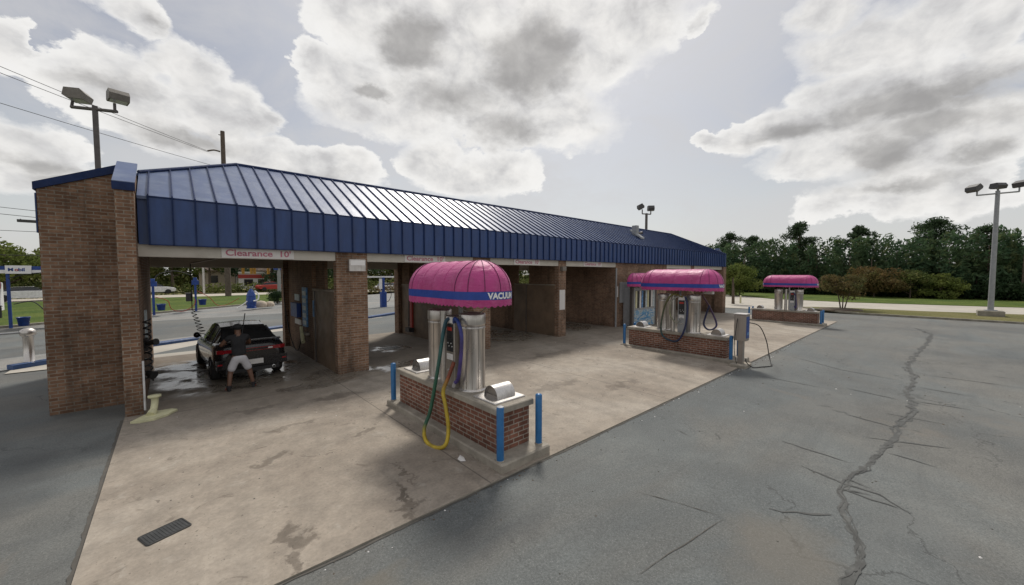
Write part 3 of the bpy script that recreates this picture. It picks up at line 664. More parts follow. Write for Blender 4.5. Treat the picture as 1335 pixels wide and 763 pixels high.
# headers front and back, with the clearance lettering
def header(x0, x1, y0, y1, z0, z1):
    mb = MB(); mb.box(x0, y0, z0, x1, y1, z1); return mb.build('header', 'header', B)
bays = [(-.46, 3.25), (4.08, 7.75), (8.5, 12.25), (12.73, 16.65), (22.2, 25.7), (26.2, 31.4)]
for i, (a, b) in enumerate(bays):
    h = header(a+.002, b-.002, FY+.02, FY+.32, HB, HT)
    h2 = header(a+.002, b-.002, BYK+.03, BYK+.3, 2.93, HT)
    if i < 4:
        wd = 1.28; cx = a+(1.42 if i == 0 else (b-a)*.5)
        if i == 0: cx = 1.565
        mb = MB(); mb.box(cx-.71, FY+.0, HB+.012, cx+.71, FY+.018, HT-.03); pn = mb.build('sign_panel', 'sign_white', h)
        vs, fs, wdt = text_mesh("Clearance  10'", .19, bold=.004); k = wd/wdt
        mb = MB(); mb.add([(cx-wd/2+x*k, FY-.004, HB+.065+y*1.02) for x, y in vs], fs); mb.build('lettering', 'sign_pink', pn)
# ceiling and roof
mb = MB(); mb.box(-.44, FY+.33, HT+.002, 31.58, BYK+.0, HT+.08); mb.build('ceiling', 'ceiling', B)
for (a, b) in bays[:4]:
    mb = MB()
    mb.box(a+.2, FY+1.6, HT-.10, b-.2, FY+1.72, HT); mb.box(a+.2, FY+3.9, HT-.10, b-.2, FY+4.02, HT); mb.build('ceiling_joist', 'pole_dark', B)
    mb = MB(); mb.box((a+b)/2-.6, FY+2.6, HT-.08, (a+b)/2+.6, FY+2.78, HT-.002); mb.build('ceiling_light', 'lens', B)
EY = 10.42; BY2 = 16.1; RY = 13.25; EZ = 4.25; RZ = 5.80; X0 = -.44; X1 = 31.9; RX0 = 1.5; RX1 = 28.5
roof = MB()
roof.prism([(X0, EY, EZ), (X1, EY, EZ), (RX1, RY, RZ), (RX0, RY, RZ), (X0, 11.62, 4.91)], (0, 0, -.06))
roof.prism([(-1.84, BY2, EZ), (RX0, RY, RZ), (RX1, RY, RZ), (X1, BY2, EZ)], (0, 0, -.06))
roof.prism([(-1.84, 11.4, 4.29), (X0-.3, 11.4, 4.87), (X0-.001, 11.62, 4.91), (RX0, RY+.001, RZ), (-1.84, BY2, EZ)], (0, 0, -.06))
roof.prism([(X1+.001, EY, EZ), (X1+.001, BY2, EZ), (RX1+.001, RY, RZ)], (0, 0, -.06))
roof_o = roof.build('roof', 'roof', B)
# ridge and hip caps
rc = MB(); rc.tube([(RX0, RY, RZ+.01), (RX1, RY, RZ+.01)], .05, 6); rc.tube([(X0, 11.62, 4.93), (RX0, RY, RZ+.02)], .045, 6); rc.tube([(RX1, RY, RZ+.02), (X1, EY, EZ+.02)], .045, 6)
rc.build('ridge_cap', 'seam', roof_o)
fa = MB(); fa.box(-.30, EY-.02, 3.30, X1+.02, EY, EZ+.005); fa.box(X0, EY+.06, 3.30, -.302, EY+.10, EZ-.02); fa.box(X1, EY, 3.30, X1+.02, BY2, EZ+.003)
fa.box(-1.84, BY2, 3.30, X1, BY2+.02, EZ+.003); fa.box(-1.86, 11.42, 3.5, -1.84, BY2, EZ+.0)
fa.box(-.30, EY+.002, 3.30, X1, FY+.015, 3.325)
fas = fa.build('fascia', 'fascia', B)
sm = MB(); sf = MB()
x = -.28+.0; slope = (RZ-EZ)/(RY-EY)
while x < X1:
    if x < RX0: d = 11.62-EY+(x-X0)*(RY-11.62)/(RX0-X0)
    elif x > RX1: d = (X1-x)*(RY-EY)/(X1-RX1)
    else: d = RY-EY
    if d > .05:
        y1 = EY+d
        sm.add([(x-.011, EY, EZ+.0), (x+.011, EY, EZ), (x+.011, y1, EZ+slope*d), (x-.011, y1, EZ+slope*d),
                (x-.011, EY, EZ+.045), (x+.011, EY, EZ+.045), (x+.011, y1, EZ+slope*d+.04), (x-.011, y1, EZ+slope*d+.04)],
               [(4, 5, 6, 7), (0, 1, 5, 4), (1, 2, 6, 5), (3, 0, 4, 7)])
    sf.box(x-.012, EY-.058, 3.30, x+.012, EY-.02, EZ+.03)
    x += .358
sm.build('roof_seam', 'seam', roof_o); sf.build('fascia_seam', 'seam', fas)
dr = MB(); dr.box(-.30, EY-.03, EZ-.02, X1+.03, EY-.02, EZ+.012); dr.box(-.30, EY-.035, 3.285, X1+.03, EY-.015, 3.305); dr.build('drip_edge', 'seam', fas)
# roof vent box and its stub
mb = MB(); vx, vy = 20.9, 11.85; vz = EZ+slope*(vy-EY)
mb.prism([(vx-.16, vy-.45, vz-.22), (vx+.22, vy-.45, vz-.22), (vx+.22, vy+.3, vz+.3), (vx-.16, vy+.3, vz+.3)], (0, 0, .1)); mb.box(vx-.1, vy-.1, vz-.1, vx+.18, vy+.2, vz+.62)
vt = mb.build('roof_vent', 'pole_grey', roof_o)
mb = MB(); mb.tube([(vx+.75, vy+.2, vz), (vx+.75, vy+.2, vz+.22), (vx+.95, vy+.1, vz+.26)], .09, 8); mb.build('vent_stub', 'pole_dark', roof_o)
# wall fittings
def fitting(name, x0, z0, x1, z1, mat, dep=.08, y=FY, sub=None):
    mb = MB(); mb.bbox(x0, y-dep, z0, x1, y-.002, z1, .01); return mb.build(name, mat, B)
wl = fitting('wall_light', 3.55, 2.79, 3.99, 3.11, 'hood', .14)
mb = MB(); mb.box(3.58, FY-.146, 2.95, 3.96, FY-.141, 3.08); mb.build('lens', 'white', wl)
wl = fitting('wall_light', 12.33, 2.86, 12.58, 3.04, 'lamp_head', .16)
nb = fitting('notice_board', 12.30, 1.18, 12.66, 2.04, 'sign_white', .02)
fitting('electric_panel', 16.98, 1.25, 17.75, 2.30, 'pole_grey', .10)
fitting('price_plate', 16.76, 1.55, 16.86, 2.1, 'sign_white', .02)
# signs and equipment on the first partition wall
def side_fit(name, y0, z0, y1, z1, mat, x=3.25, dep=.03):
    mb = MB(); mb.box(x-dep, y0, z0, x-.002, y1, z1); return mb.build(name, mat, B)
s1 = side_fit('instruction_sign', 13.35, 1.0, 13.85, 2.28, 'lbl_blue', dep=.05)
for k in range(5):
    mb = MB(); mb.box(3.196, 13.4, 1.06+k*.24, 3.199, 13.8, 1.20+k*.24); mb.build('sign_row', 'lbl_pale', s1)
side_fit('coin_box', 14.2, 1.25, 15.05, 1.72, 'blue_plastic', dep=.14)
side_fit('price_sign', 14.2, .98, 15.0, 1.16, 'sign_white')
side_fit('warning_sign', 14.35, 1.80, 14.95, 2.02, 'lbl_pale')
side_fit('selector_sign', 12.62, 1.40, 12.70, 1.90, 'lbl_blue', dep=.03)
bh = side_fit('brush_holder', 13.25, .75, 13.75, .83, 'steel_dark', dep=.1)
mb = MB(); mb.tube([(3.12, 13.7, .98), (3.05, 13.2, .55)], [.05, .06], 8); mb.build('foam_brush', 'yellow_pale', bh)
mb = MB(); mb.tube(catmull([(3.1, 16.0, 2.7), (3.06, 15.7, 1.6), (3.08, 15.0, .5), (3.1, 14.4, .12), (3.1, 13.9, .3), (3.08, 13.5, .8)]), .016, 6); mb.build('wash_hose', 'rubber', bh)
# second bay: red foam brush on its wall
mb = MB(); mb.box(7.68, 14.88, .35, 7.748, 15.06, 1.75); rb = mb.build('brush_rail', 'red', B)
mb = MB(); mb.tube([(7.6, 14.97, 1.6), (7.58, 14.97, .45)], .025, 8); mb.box(7.5, 14.8, .22, 7.72, 15.15, .40); mb.build('foam_brush', 'black', rb)
mb = MB(); mb.box(7.66, 14.2, 1.55, 7.746, 14.55, 2.1); mb.build('coin_box', 'steel_dark', B)
# near end inner wall: coiled pressure hose, mat clips, white pipe
mb = MB()
pts = []
for k in range(150):
    a = k*.42; pts.append((-.40+.06*math.cos(a), 11.0+.16*math.sin(a)+.05*math.sin(k*.3), .45+k*.0088))
mb.tube(pts, .016, 6); hp = mb.build('coiled_wash_hose', 'black', B)
mb = MB(); mb.box(-.458, 10.9, 1.1, -.40, 11.2, 1.35); mb.build('hose_bracket', 'rubber', hp)
mb = MB(); mb.tube([(-.42, 10.9, 1.26), (-.26, 10.75, 1.30)], [.03, .07], 10); mb.build('gun_holster', 'rubber', hp)
mb = MB(); mb.tube([(-.42, 10.95, .62), (-.32, 10.85, .58)], [.05, .09], 12); mb.build('brush_cup', 'rubber', hp)
mb = MB(); mb.box(-.458, 11.6, 1.2, -.42, 11.9, 1.9); mb.build('wash_sign', 'lbl_pale', B)
mb = MB(); mb.tube([(-.44, 9.98, .1), (-.44, 9.98, 1.05)], .017, 8); mb.build('white_pipe', 'bollard_white', B)
# overhead hose boom in the first bay with the black coil hanging down by the car
bm = thing('hose_boom', 'overhead boom in the first bay with a black coiled hose hanging beside the car', 'hose boom', (.45, 14.4, 3.3))
mb = MB(); mb.tube([(1.0, 13.3, 3.30), (1.0, 13.3, 3.14)], .03, 8); mb.tube([(1.0, 13.3, 3.15), (.44, 14.4, 3.02)], .018, 8); mb.build('arm', 'steel_dark', bm)
pts = [(.44, 14.4, 3.02), (.44, 14.4, 2.3), (.44, 14.4, 1.65)]
for k in range(70):
    a = k*.62; r = .045+.0007*k; pts.append((.46+.0028*k+r*math.cos(a), 14.4+r*math.sin(a), 1.62-k*.0098))
pts += [(.72, 14.3, .9), (.78, 14.1, .88)]
mb = MB(); mb.tube(pts, .011, 6); mb.build('coiled_hose', 'black', bm)
bm['label'] = 'overhead boom with black coiled hose hanging beside the black car'

# ------------------------------------------------------------------ far kerb, floor drains, mat
bk = thing('blue_kerb', 'long blue painted kerb behind the open wash bays', 'kerb', (0, 19, 0))
mb = MB(); pl = [(-3.1, 17.45), (-.56, 19.35), (4.35, 21.75), (9.04, 22.95), (11.17, 24.15), (15, 25.4)]
for a, b in zip(pl[:-1], pl[1:]):
    d = (Vector(b)-Vector(a)).normalized(); n = Vector((-d.y, d.x))*.11
    L = [(-1, 0), (-1, .11), (-.6, .15), (.6, .15), (1, .11), (1, 0)]
    A = [(a[0]+n.x*q, a[1]+n.y*q, z+zg(*a)) for q, z in L]; Bq = [(b[0]+n.x*q, b[1]+n.y*q, z+zg(*b)) for q, z in L]
    mb.add(A+Bq, [(i, i+1, 7+i, 6+i) for i in range(5)]+[(0, 5, 4, 3, 2, 1), tuple(range(6, 12))])
mb.build('kerb_run', 'kerb_blue', bk)
# silver post with the bar on the kerb at far left
QX, QY = -3.14, 17.60
sp = thing('drive_exit_post', 'stout silver round post with a domed head carrying a horizontal bar', 'post', (QX, QY, 0))
mb = MB(); mb.lathe((QX, QY, 0), [(.15, .0), (.15, .06), (.105, .08), (.105, .95), (.12, .97)], 20); mb.build('post', 'steel', sp)
mb = MB(); mb.lathe((QX, QY, .90), [(.12, 0), (.155, .04), (.165, .12), (.14, .18), (.08, .225), (0, .24)], 20); hd = mb.build('head', 'steel', sp)
mb = MB(); mb.tube([(QX-.12, QY-.05, 1.02), (QX-1.5, QY-.5, 1.02)], .03, 10); mb.build('bar', 'pole_grey', sp)
mb = MB(); mb.prism([(-3.35, 17.12, .02), (-2.0, 18.1, .02), (-2.15, 18.33, .02), (-3.5, 17.35, .02)], (0, 0, .13)); mb.build('blue_base', 'kerb_blue', sp)

dr1 = thing('floor_drain', 'dark square floor drain grate on the wet floor of the second bay', 'drain', (5.85, 12.95, .02))
mb = MB(); mb.box(5.48, 12.65, .024, 6.22, 13.25, .034); mb.build('frame', 'steel_dark', dr1)
mb = MB(); [mb.box(5.53+i*.08, 12.70, .034, 5.58+i*.08, 13.20, .042) for i in range(8)]; mb.build('grate', 'black', dr1)
# a second, under the car
mt = thing('rubber_floor_mat', 'dark grey ribbed rubber mat lying alone on the near concrete', 'floor mat', (-.13, 5.23, .022))
c0 = Vector((-.125, 5.23)); ang = math.atan2(.12, .34)
def rr(hx, hy, r, n=5):
    P = []
    for cx, cy, a0 in ((hx-r, hy-r, 0), (-hx+r, hy-r, 90), (-hx+r, -hy+r, 180), (hx-r, -hy+r, 270)):
        for k in range(n+1): a = R(a0+90*k/n); P.append((cx+r*math.cos(a), cy+r*math.sin(a)))
    return P
def place(P, z): return [(c0.x+x*math.cos(ang)-y*math.sin(ang), c0.y+x*math.sin(ang)+y*math.cos(ang), z) for x, y in P]
MX, MY = .185, .125
mb = MB(); mb.prism(place(rr(MX, MY, .03), .023), (0, 0, .008)); mo = mb.build('mat_base', 'mat_rubber', mt)
O = place(rr(MX, MY, .03), .031); I = place(rr(MX-.012, MY-.012, .022), .037); n = len(O)
mb = MB(); mb.add(O+I, [(i, (i+1) % n, n+(i+1) % n, n+i) for i in range(n)]); 
I2 = place(rr(MX-.02, MY-.02, .018), .031); mb.add(I+I2, [(i, (i+1) % n, n+(i+1) % n, n+i) for i in range(n)]); mb.build('rim', 'rubber', mt)
mb = MB()
for k in range(12):
    x = -.15+k*.0265; q = place([(x, -.098), (x+.010, -.098), (x+.010, .098), (x, .098)], .031); mb.prism(q, (0, 0, .003))
mb.build('ribs', 'mat_rubber', mt)

# pale yellow splash block and downspout elbow at the near pier
yb = thing('splash_block', 'pale yellow splash block with a short elbow at the foot of the near brick pier', 'splash block', (-.35, 9.75, .022))
mb = MB(); P = [(-.62, 9.50), (-.50, 9.42), (-.30, 9.42), (-.12, 9.56), (.02, 9.80), (-.06, 9.92), (-.26, 9.94), (-.46, 9.78)]
mb.prism([(x, y, .024) for x, y in P], (0, 0, .035)); mb.build('block', 'yellow_pale', yb)
mb = MB(); mb.tube(catmull([(-.36, 9.70, .06), (-.32, 9.80, .12), (-.30, 9.88, .24), (-.30, 9.90, .34)], 5), [.07]*5+[.055]*11, 10)
mb.lathe((-.30, 9.90, .33), [(.05, 0), (.10, .01), (.10, .05), (.0, .06)], 12); mb.build('elbow', 'yellow_pale', yb)

# ------------------------------------------------------------------ vacuum islands
ISX = (0., 9.70, 24.26)
names_i = ['nearest of the three red brick vacuum islands, beside the coiled yellow hose', 'middle red brick vacuum island, with the air machine at its end', 'farthest red brick vacuum island, out towards the trees']
def zi(k): return zg(3.7+ISX[k], 3.75)
ISY = (0, .15, .04); EXT = (0, .36, .22)
def make_island(k):
    dx = ISX[k]; z = zi(k); dy = ISY[k]; ex = dy+EXT[k]
    T = thing('brick_island', names_i[k], 'island', (3.73+dx, 5.6, z), 'brick vacuum islands')
    mb = MB(); mb.bbox(3.24+dx, 3.76, z-.3, 4.22+dx, 7.44+ex, z+.15, .02); mb.build('base_slab', 'island_conc', T)
    mb = MB(); mb.box(3.40+dx, 4.06+dy, z+.15, 4.05+dx, 7.14+ex, z+.74); mb.build('brick_body', 'brick_red', T)
    mb = MB(); mb.bbox(3.345+dx, 4.005+dy, z+.74, 4.105+dx, 7.195+ex, z+.83, .012); mb.build('cap_slab', 'island_conc', T)
    return T
islands = [make_island(k) for k in range(3)]
# bollards
bol_lab = {(0, 0): 'blue bollard with a chipped white top at the near left corner of the nearest island', (0, 1): 'blue bollard at the near right corner of the nearest island',
           (0, 2): 'blue bollard at the far left end of the nearest brick island',
           (1, 0): 'blue bollard at the near left corner of the middle brick island', (1, 1): 'blue bollard beside the air machine at the middle brick island', (1, 2): 'blue bollard at the far left end of the middle brick island', (1, 3): 'blue bollard at the far right corner of the middle brick island',
           (2, 0): 'blue bollard at the near left corner of the farthest brick island', (2, 1): 'blue bollard at the near right corner of the farthest brick island', (2, 2): 'blue bollard at the far left end of the farthest brick island', (2, 3): 'white sided bollard at the far right end of the farthest brick island'}
BP = [(3.31, 3.88), (4.10, 3.90), (3.33, 7.29), (4.10, 7.29)]
for k in range(3):
    for j, (x, y) in enumerate(BP):
        if (k, j) not in bol_lab: continue
        x += ISX[k]; y += ISY[k]+(EXT[k] if j > 1 else 0); z = zi(k)+.15
        T = thing('bollard', bol_lab[(k, j)], 'bollard', (x, y, z), 'blue bollards on the islands')
        mb = MB(); mb.lathe((x, y, z), [(.052, -.02), (.052, .75), (.046, .765), (.02, .775), (0, .778)], 18); mb.build('pipe', 'bollard', T)
        mb = MB(); mb.lathe((x, y, z), [(.056, -.01), (.062, .008), (.054, .018)], 16)
        mb.build('footing', 'island_conc', T)
        if (k, j) == (0, 0):
            mb = MB(); mb.lathe((x, y, z+.766), [(.047, 0), (.03, .008), (0, .014)], 12); mb.build('worn_top', 'white', T)
        if k == 2 and j in (2, 1):
            mb = MB(); mb.box(x+.056, y-.03, z, x+.075, y+.03, z+.7); mb.build('white_strip', 'bollard_white', T)

# awning of the vacuum: a stadium-plan barrel dome, blue band, scalloped valance
AR = .505; AZ0 = 2.44; AH = .49
def stadium(cx, cy, half, r, n=12):
    """closed path round a stadium in plan, list of (x, y), starting mid right side, going towards -y end"""
    P = []
    ns = 8
    for i in range(ns): P.append((cx+r, cy+half-2*half*i/ns))
    for i in range(n): a = -math.pi*i/n; P.append((cx+r*math.cos(a), cy-half+r*math.sin(a)))
    for i in range(ns): P.append((cx-r, cy-half+2*half*i/ns))
    for i in range(n): a = math.pi-math.pi*i/n; P.append((cx+r*math.cos(a), cy+half+r*math.sin(a)))
    return P
def awning(T, cx, cy, half, zb, letters=True, sc=1.):
    r = AR*sc; z0 = zb+AZ0-.79*0; h = AH*sc
    NL = 9
    mb = MB(); rings = []
    for L in range(NL):
        a = math.pi/2*L/(NL-1); rr_ = r*math.cos(a); z = z0+h*math.sin(a)
        if L == NL-1: rr_ = .015
        # slight sag between the bows
        P = stadium(cx, cy, half, rr_)
        rings.append([(x, y, z-.010*math.sin(math.pi*((y-cy+half)/(half*2/4) % 1))*(1 if abs(y-cy) < half else 0)*math.sin(a)) for x, y in P])
    n = len(rings[0]); vs = [v for rg in rings for v in rg]; fs = []
    for L in range(NL-1):
        for i in range(n): j = (i+1) % n; fs.append((L*n+i, L*n+j, (L+1)*n+j, (L+1)*n+i))
    mb.add(vs, fs, True)
    # close the ridge slit
    mb.add(rings[-1], [tuple(range(n))])
    dome = mb.build('awning', 'awning', T)
    # blue band
    P = stadium(cx, cy, half, r, 12); P2 = stadium(cx, cy, half, r+.004, 12)
    mb = MB(); zb1 = z0-.125*sc
    mb.add([(x, y, z0) for x, y in P2]+[(x, y, zb1) for x, y in P2], [(i, (i+1) % n, n+(i+1) % n, n+i) for i in range(n)], True)
    band = mb.build('band', 'awn_blue', dome)
    # valance with scalloped hem
    def fine_path(rad, step=.018):
        Q = stadium(cx, cy, half, rad, 40); Q.append(Q[0]); out = []; d = 0
        for (ax, ay), (bx, by) in zip(Q[:-1], Q[1:]):
            l = math.hypot(bx-ax, by-ay); m = max(1, int(l/step))
            for k in range(m): out.append((ax+(bx-ax)*k/m, ay+(by-ay)*k/m, d+l*k/m))
            d += l
        return out, d
    Q, tot = fine_path(r+.001); nsc = round(tot/.105); mb = MB(); m = len(Q)
    top = [(x, y, zb1) for x, y, d in Q]
    hem = []
    for x, y, d in Q:
        wob = .010*math.sin(d*5.1)
        hem.append((x+(x-cx)*wob*.6, y, zb1-.085*sc-.030*sc*abs(math.sin(math.pi*d/tot*nsc))+.006*math.sin(d*7)))
    mb.add(top+hem, [(i, (i+1) % m, m+(i+1) % m, m+i) for i in range(m)], True)
    mb.build('valance', 'awning', dome)
    # underside lining and frame hoop
    mb = MB(); mb.add([(x, y, zb1+.03) for x, y in stadium(cx, cy, half, r-.03)], [tuple(range(n))]); mb.build('lining', 'awn_under', dome)
    # piping along the bows: radial at each rounded end and hoops across the barrel
    mb = MB()
    for sgn in (-1, 1):
        for k in range(0, 7):
            a = math.pi*k/6
            pts = []
            for L in range(9):
                ph = math.pi/2*L/8; rad = r*math.cos(ph)+.003
                pts.append((cx+rad*math.cos(a), cy+sgn*(half+rad*math.sin(a)), z0+(h+.003)*math.sin(ph)))
            mb.tube(pts, .0055, 5, cap=False)
    mb.build('piping', 'rib', dome)
    mb = MB()
    for q in (-.5, 0, .5):
        pts = [(cx+(r+.001)*math.cos(math.pi*k/16), cy+q*half, z0+h*math.sin(math.pi*k/16)) for k in range(17)]
        mb.tube(pts, .0035, 5, cap=False)
    mb.build('hoop_seam', 'awning', dome)
    if letters:
        # VACUUM in white, bent round both rounded ends on the blue band
        vs, fs, wd = text_mesh('VACUUM', .128*sc, bold=.006, sx=1.0)
        for sgn, start in ((-1, R(-116)), (1, R(64))):
            mb = MB()
            vv = []
            for x, y in vs:
                a = start+(x/(r+.008)); vv.append((cx+(r+.008)*math.cos(a), cy+sgn*half+(r+.008)*math.sin(a), zb1+.018*sc+y))
            mb.add(vv, fs); mb.build('lettering', 'white', band)
    return dome
st_lab = ['pink domed vacuum station with yellow, green and blue hoses on the nearest brick island', 'pink domed vacuum station with dark looped hoses on the middle brick island', 'small far pink domed vacuum station on the farthest brick island']
CZ = .83
def grad_hose(mb_pts, r, name, cols, parent):
    """one hose whose vinyl changes colour along its length"""
    pts = catmull(mb_pts, 10); mb = MB(); mb.tube(pts, r, 10); o = mb.build(name, 'black', parent)
    me = o.data; at = me.color_attributes.new('vinyl', 'FLOAT_COLOR', 'POINT'); n = len(pts); nv = len(me.vertices)
    for i in range(nv):
        k = min(i//10, n-1)/(n-1) if i < n*10 else (0 if i < n*10+10 else 1)
        for (p0, c0), (p1, c1) in zip(cols[:-1], cols[1:]):
            if p0 <= k <= p1:
                f = (k-p0)/(p1-p0+1e-9); c = [a+(b-a)*f for a, b in zip(c0, c1)]; break
        at.data[i].color = (*c, 1)
    me.materials.clear(); me.materials.append(M['hose_vinyl']); return o
m, tt, b = new_mat('coloured_hose_vinyl'); ca = tt.n.new('ShaderNodeVertexColor'); ca.layer_name = 'vinyl'
P_ = tt.obj(); f_ = tt.smooth(tt.noise(P_, 7, 5), .3, .7, .7, 1.2); tt.put(b, 'Base Color', tt.vmath('MULTIPLY', ca.outputs[0], tt.comb(f_, f_, f_)))
b.inputs['Roughness'].default_value = .42
wv_ = tt.n.new('ShaderNodeTexWave'); wv_.bands_direction = 'Z'; wv_.inputs['Scale'].default_value = 22; tt.put(wv_, 'Vector', P_)
bp = tt.n.new('ShaderNodeBump'); bp.inputs['Strength'].default_value = .4; bp.inputs['Distance'].default_value = .006; tt.put(bp, 'Height', wv_.outputs['Fac']); tt.put(b, 'Normal', bp.outputs[0])
M['hose_vinyl'] = m
GRN = (.02, .10, .055); YEL = (.42, .30, .02); BLU = (.015, .045, .22); NAV = (.012, .018, .07); PUR = (.055, .035, .17); REDB = (.22, .05, .02); GRY = (.30, .29, .30); TEAL = (.02, .09, .11)
def make_station(k):
    dx = ISX[k]; zt = zi(k)+CZ; x0 = 3.70+dx
    T = thing('vacuum_station', st_lab[k], 'vacuum', (x0, 5.55, zt), 'vacuum stations on brick islands')
    for y in (5.05, 6.07):
        mb = MB()
        mb.lathe((x0, y, zt), [(.235, 0), (.235, .012), (.213, .02), (.210, .03), (.210, 1.08), (.218, 1.085), (.222, 1.10), (.222, 1.25), (.215, 1.265), (.10, 1.285), (0, 1.29)], 30)
        c = mb.build('canister', 'steel' if k != 1 else 'steel', T)
        mb = MB()
        for a in (205, 232, 262, 290):
            aa = R(a); mb.cyl((x0+.213*math.cos(aa), y+.213*math.sin(aa), zt+.04), (x0+.213*math.cos(aa), y+.213*math.sin(aa), zt+1.06), .005, n=6)
        mb.build('seam', 'steel_dark', c)
        mb = MB(); mb.lathe((x0, y, zt+1.02), [(.2115, 0), (.2155, .005), (.2155, .03), (.2115, .035)], 30); mb.build('clamp_band', 'hood', c)
    mb = MB(); mb.tube([(x0+.12, 5.56, zt), (x0+.12, 5.56, zt+1.72)], .038, 12); mb.box(x0-.35, 5.53, zt+1.45, x0+.45, 5.59, zt+1.50); mb.box(x0+.09, 4.6, zt+1.44, x0+.15, 6.5, zt+1.49)
    mb.build('awning_post', 'pole_grey' if k < 2 else 'bollard_white', T)
    mb = MB(); mb.cyl((x0-.16, 5.66, zt), (x0-.16, 5.66, zt+1.28), .075, n=16); mb.build('riser_duct', 'steel', T)
    # meter cabinet between the canisters, facing the lot
    xm = x0-.26
    mb = MB(); mb.bbox(xm, 5.20, zt, xm+.24, 5.46, zt+1.22, .012); mc = mb.build('meter_cabinet', 'steel_dark' if k == 0 else 'pole_grey', T)
    mb = MB(); mb.box(xm-.006, 5.235, zt+.62, xm, 5.425, zt+1.08); mb.box(xm-.02, 5.25, zt+.80, xm-.006, 5.41, zt+.84); mb.build('control_panel', 'black', mc)
    mb = MB(); mb.box(xm-.008, 5.225, zt+1.10, xm, 5.435, zt+1.20); mb.build('price_label', 'sign_white', mc)
    mb = MB(); mb.box(xm-.008, 5.24, zt+.48, xm, 5.42, zt+.58); mb.build('price_label', 'sign_white', mc)
    mb = MB(); mb.box(xm-.010, 5.26, zt+.97, xm-.006, 5.40, zt+1.03); mb.build('red_label', 'red', mc)
    mb = MB(); [mb.box(xm-.010, 5.25+.03*j, zt+.70+.05*(j % 3), xm-.006, 5.265+.03*j, zt+.72+.05*(j % 3)) for j in range(5)]; mb.build('white_markings', 'white', mc)
    for y in (5.29, 5.37):
        mb = MB(); mb.cyl((xm-.02, y, zt+.30), (xm, y, zt+.30), .022, n=12); mb.build('coin_lock', 'chrome', mc)
    awning(T, x0+.02, 5.53, (.685, .86, .88)[k], zi(k)+.04)
    # braces under the awning
    mb = MB(); mb.tube([(x0-.40, 5.05, zt+1.46), (x0-.05, 5.05, zt+1.26)], .012, 6); mb.tube([(x0+.02, 4.55, zt+1.46), (x0+.02, 4.9, zt+1.26)], .012, 6); mb.build('awning_brace', 'steel_dark', T)
    if k == 0:
        grad_hose([(3.50, 5.30, 1.93), (3.42, 5.36, 1.95), (3.36, 5.38, 1.80), (3.27, 5.42, 1.2), (3.16, 5.50, .45), (3.04, 5.50, .16), (2.96, 5.32, .03), (2.97, 5.06, .0), (3.06, 4.90, .06), (3.16, 4.96, .26), (3.19, 5.08, .58), (3.22, 5.20, .80), (3.34, 5.22, 1.02), (3.43, 5.2, 1.25)], .031,
                  'vacuum_hose', [(0, NAV), (.16, TEAL), (.26, GRN), (.36, GRN), (.42, YEL), (.84, YEL), (.92, REDB), (1, REDB)], T)
        grad_hose([(3.48, 5.26, 1.88), (3.40, 5.12, 1.98), (3.38, 4.98, 1.92), (3.38, 4.90, 1.7), (3.38, 4.93, 1.35), (3.39, 5.02, 1.02), (3.38, 5.10, .93), (3.38, 5.14, .86)], .031,
                  'vacuum_hose', [(0, BLU), (.25, BLU), (.5, PUR), (.82, PUR), (.86, GRY), (1, GRY)], T)
    elif k == 1:
        grad_hose([(xm, 5.30, zt+1.2), (13.06, 5.62, 1.95), (13.02, 5.86, 1.5), (12.98, 5.95, .75), (13.0, 5.80, .45), (13.02, 5.40, .40), (13.03, 5.16, .85), (13.06, 5.10, 1.55), (13.1, 5.2, 1.9)], .030,
                  'vacuum_hose', [(0, (.16, .13, .02)), (.2, (.09, .09, .03)), (.45, (.015, .05, .06)), (.7, NAV), (1, NAV)], T)
        grad_hose([(xm-.02, 5.34, 1.95), (13.06, 5.62, 1.75), (13.02, 5.66, 1.3), (13.04, 5.45, 1.0), (13.06, 5.3, 1.2)], .022, 'vacuum_hose', [(0, GRY), (.5, (.2, .2, .1)), (1, GRY)], T)
        grad_hose([(x0+.3, 4.95, 2.0), (13.85, 4.75, 1.6), (13.85, 4.50, 1.05), (13.8, 4.52, .85), (13.78, 4.72, .78), (13.78, 4.86, .95), (13.82, 4.80, 1.3), (13.85, 4.72, 1.6)], .03,
                  'vacuum_hose', [(0, (.10, .03, .03)), (.3, (.03, .02, .08)), (.6, NAV), (1, NAV)], T)
        mb = MB(); mb.bbox(13.72, 4.60, 1.98, 13.92, 4.90, 2.18, .01); mb.build('sign_box', 'sign_white', T)
    else:
        grad_hose([(xm-.01, 5.30, zt+1.1), (xm-.1, 5.15, zt+.9), (xm-.1, 5.10, zt+.4), (xm-.06, 5.15, zt+.15), (xm-.02, 5.2, zt+.3)], .027, 'vacuum_hose', [(0, NAV), (1, PUR)], T)
    return T
stations = [make_station(k) for k in range(3)]
stations[1].location.y += .33; stations[1].scale = (1.08, 1.04, 1.03)
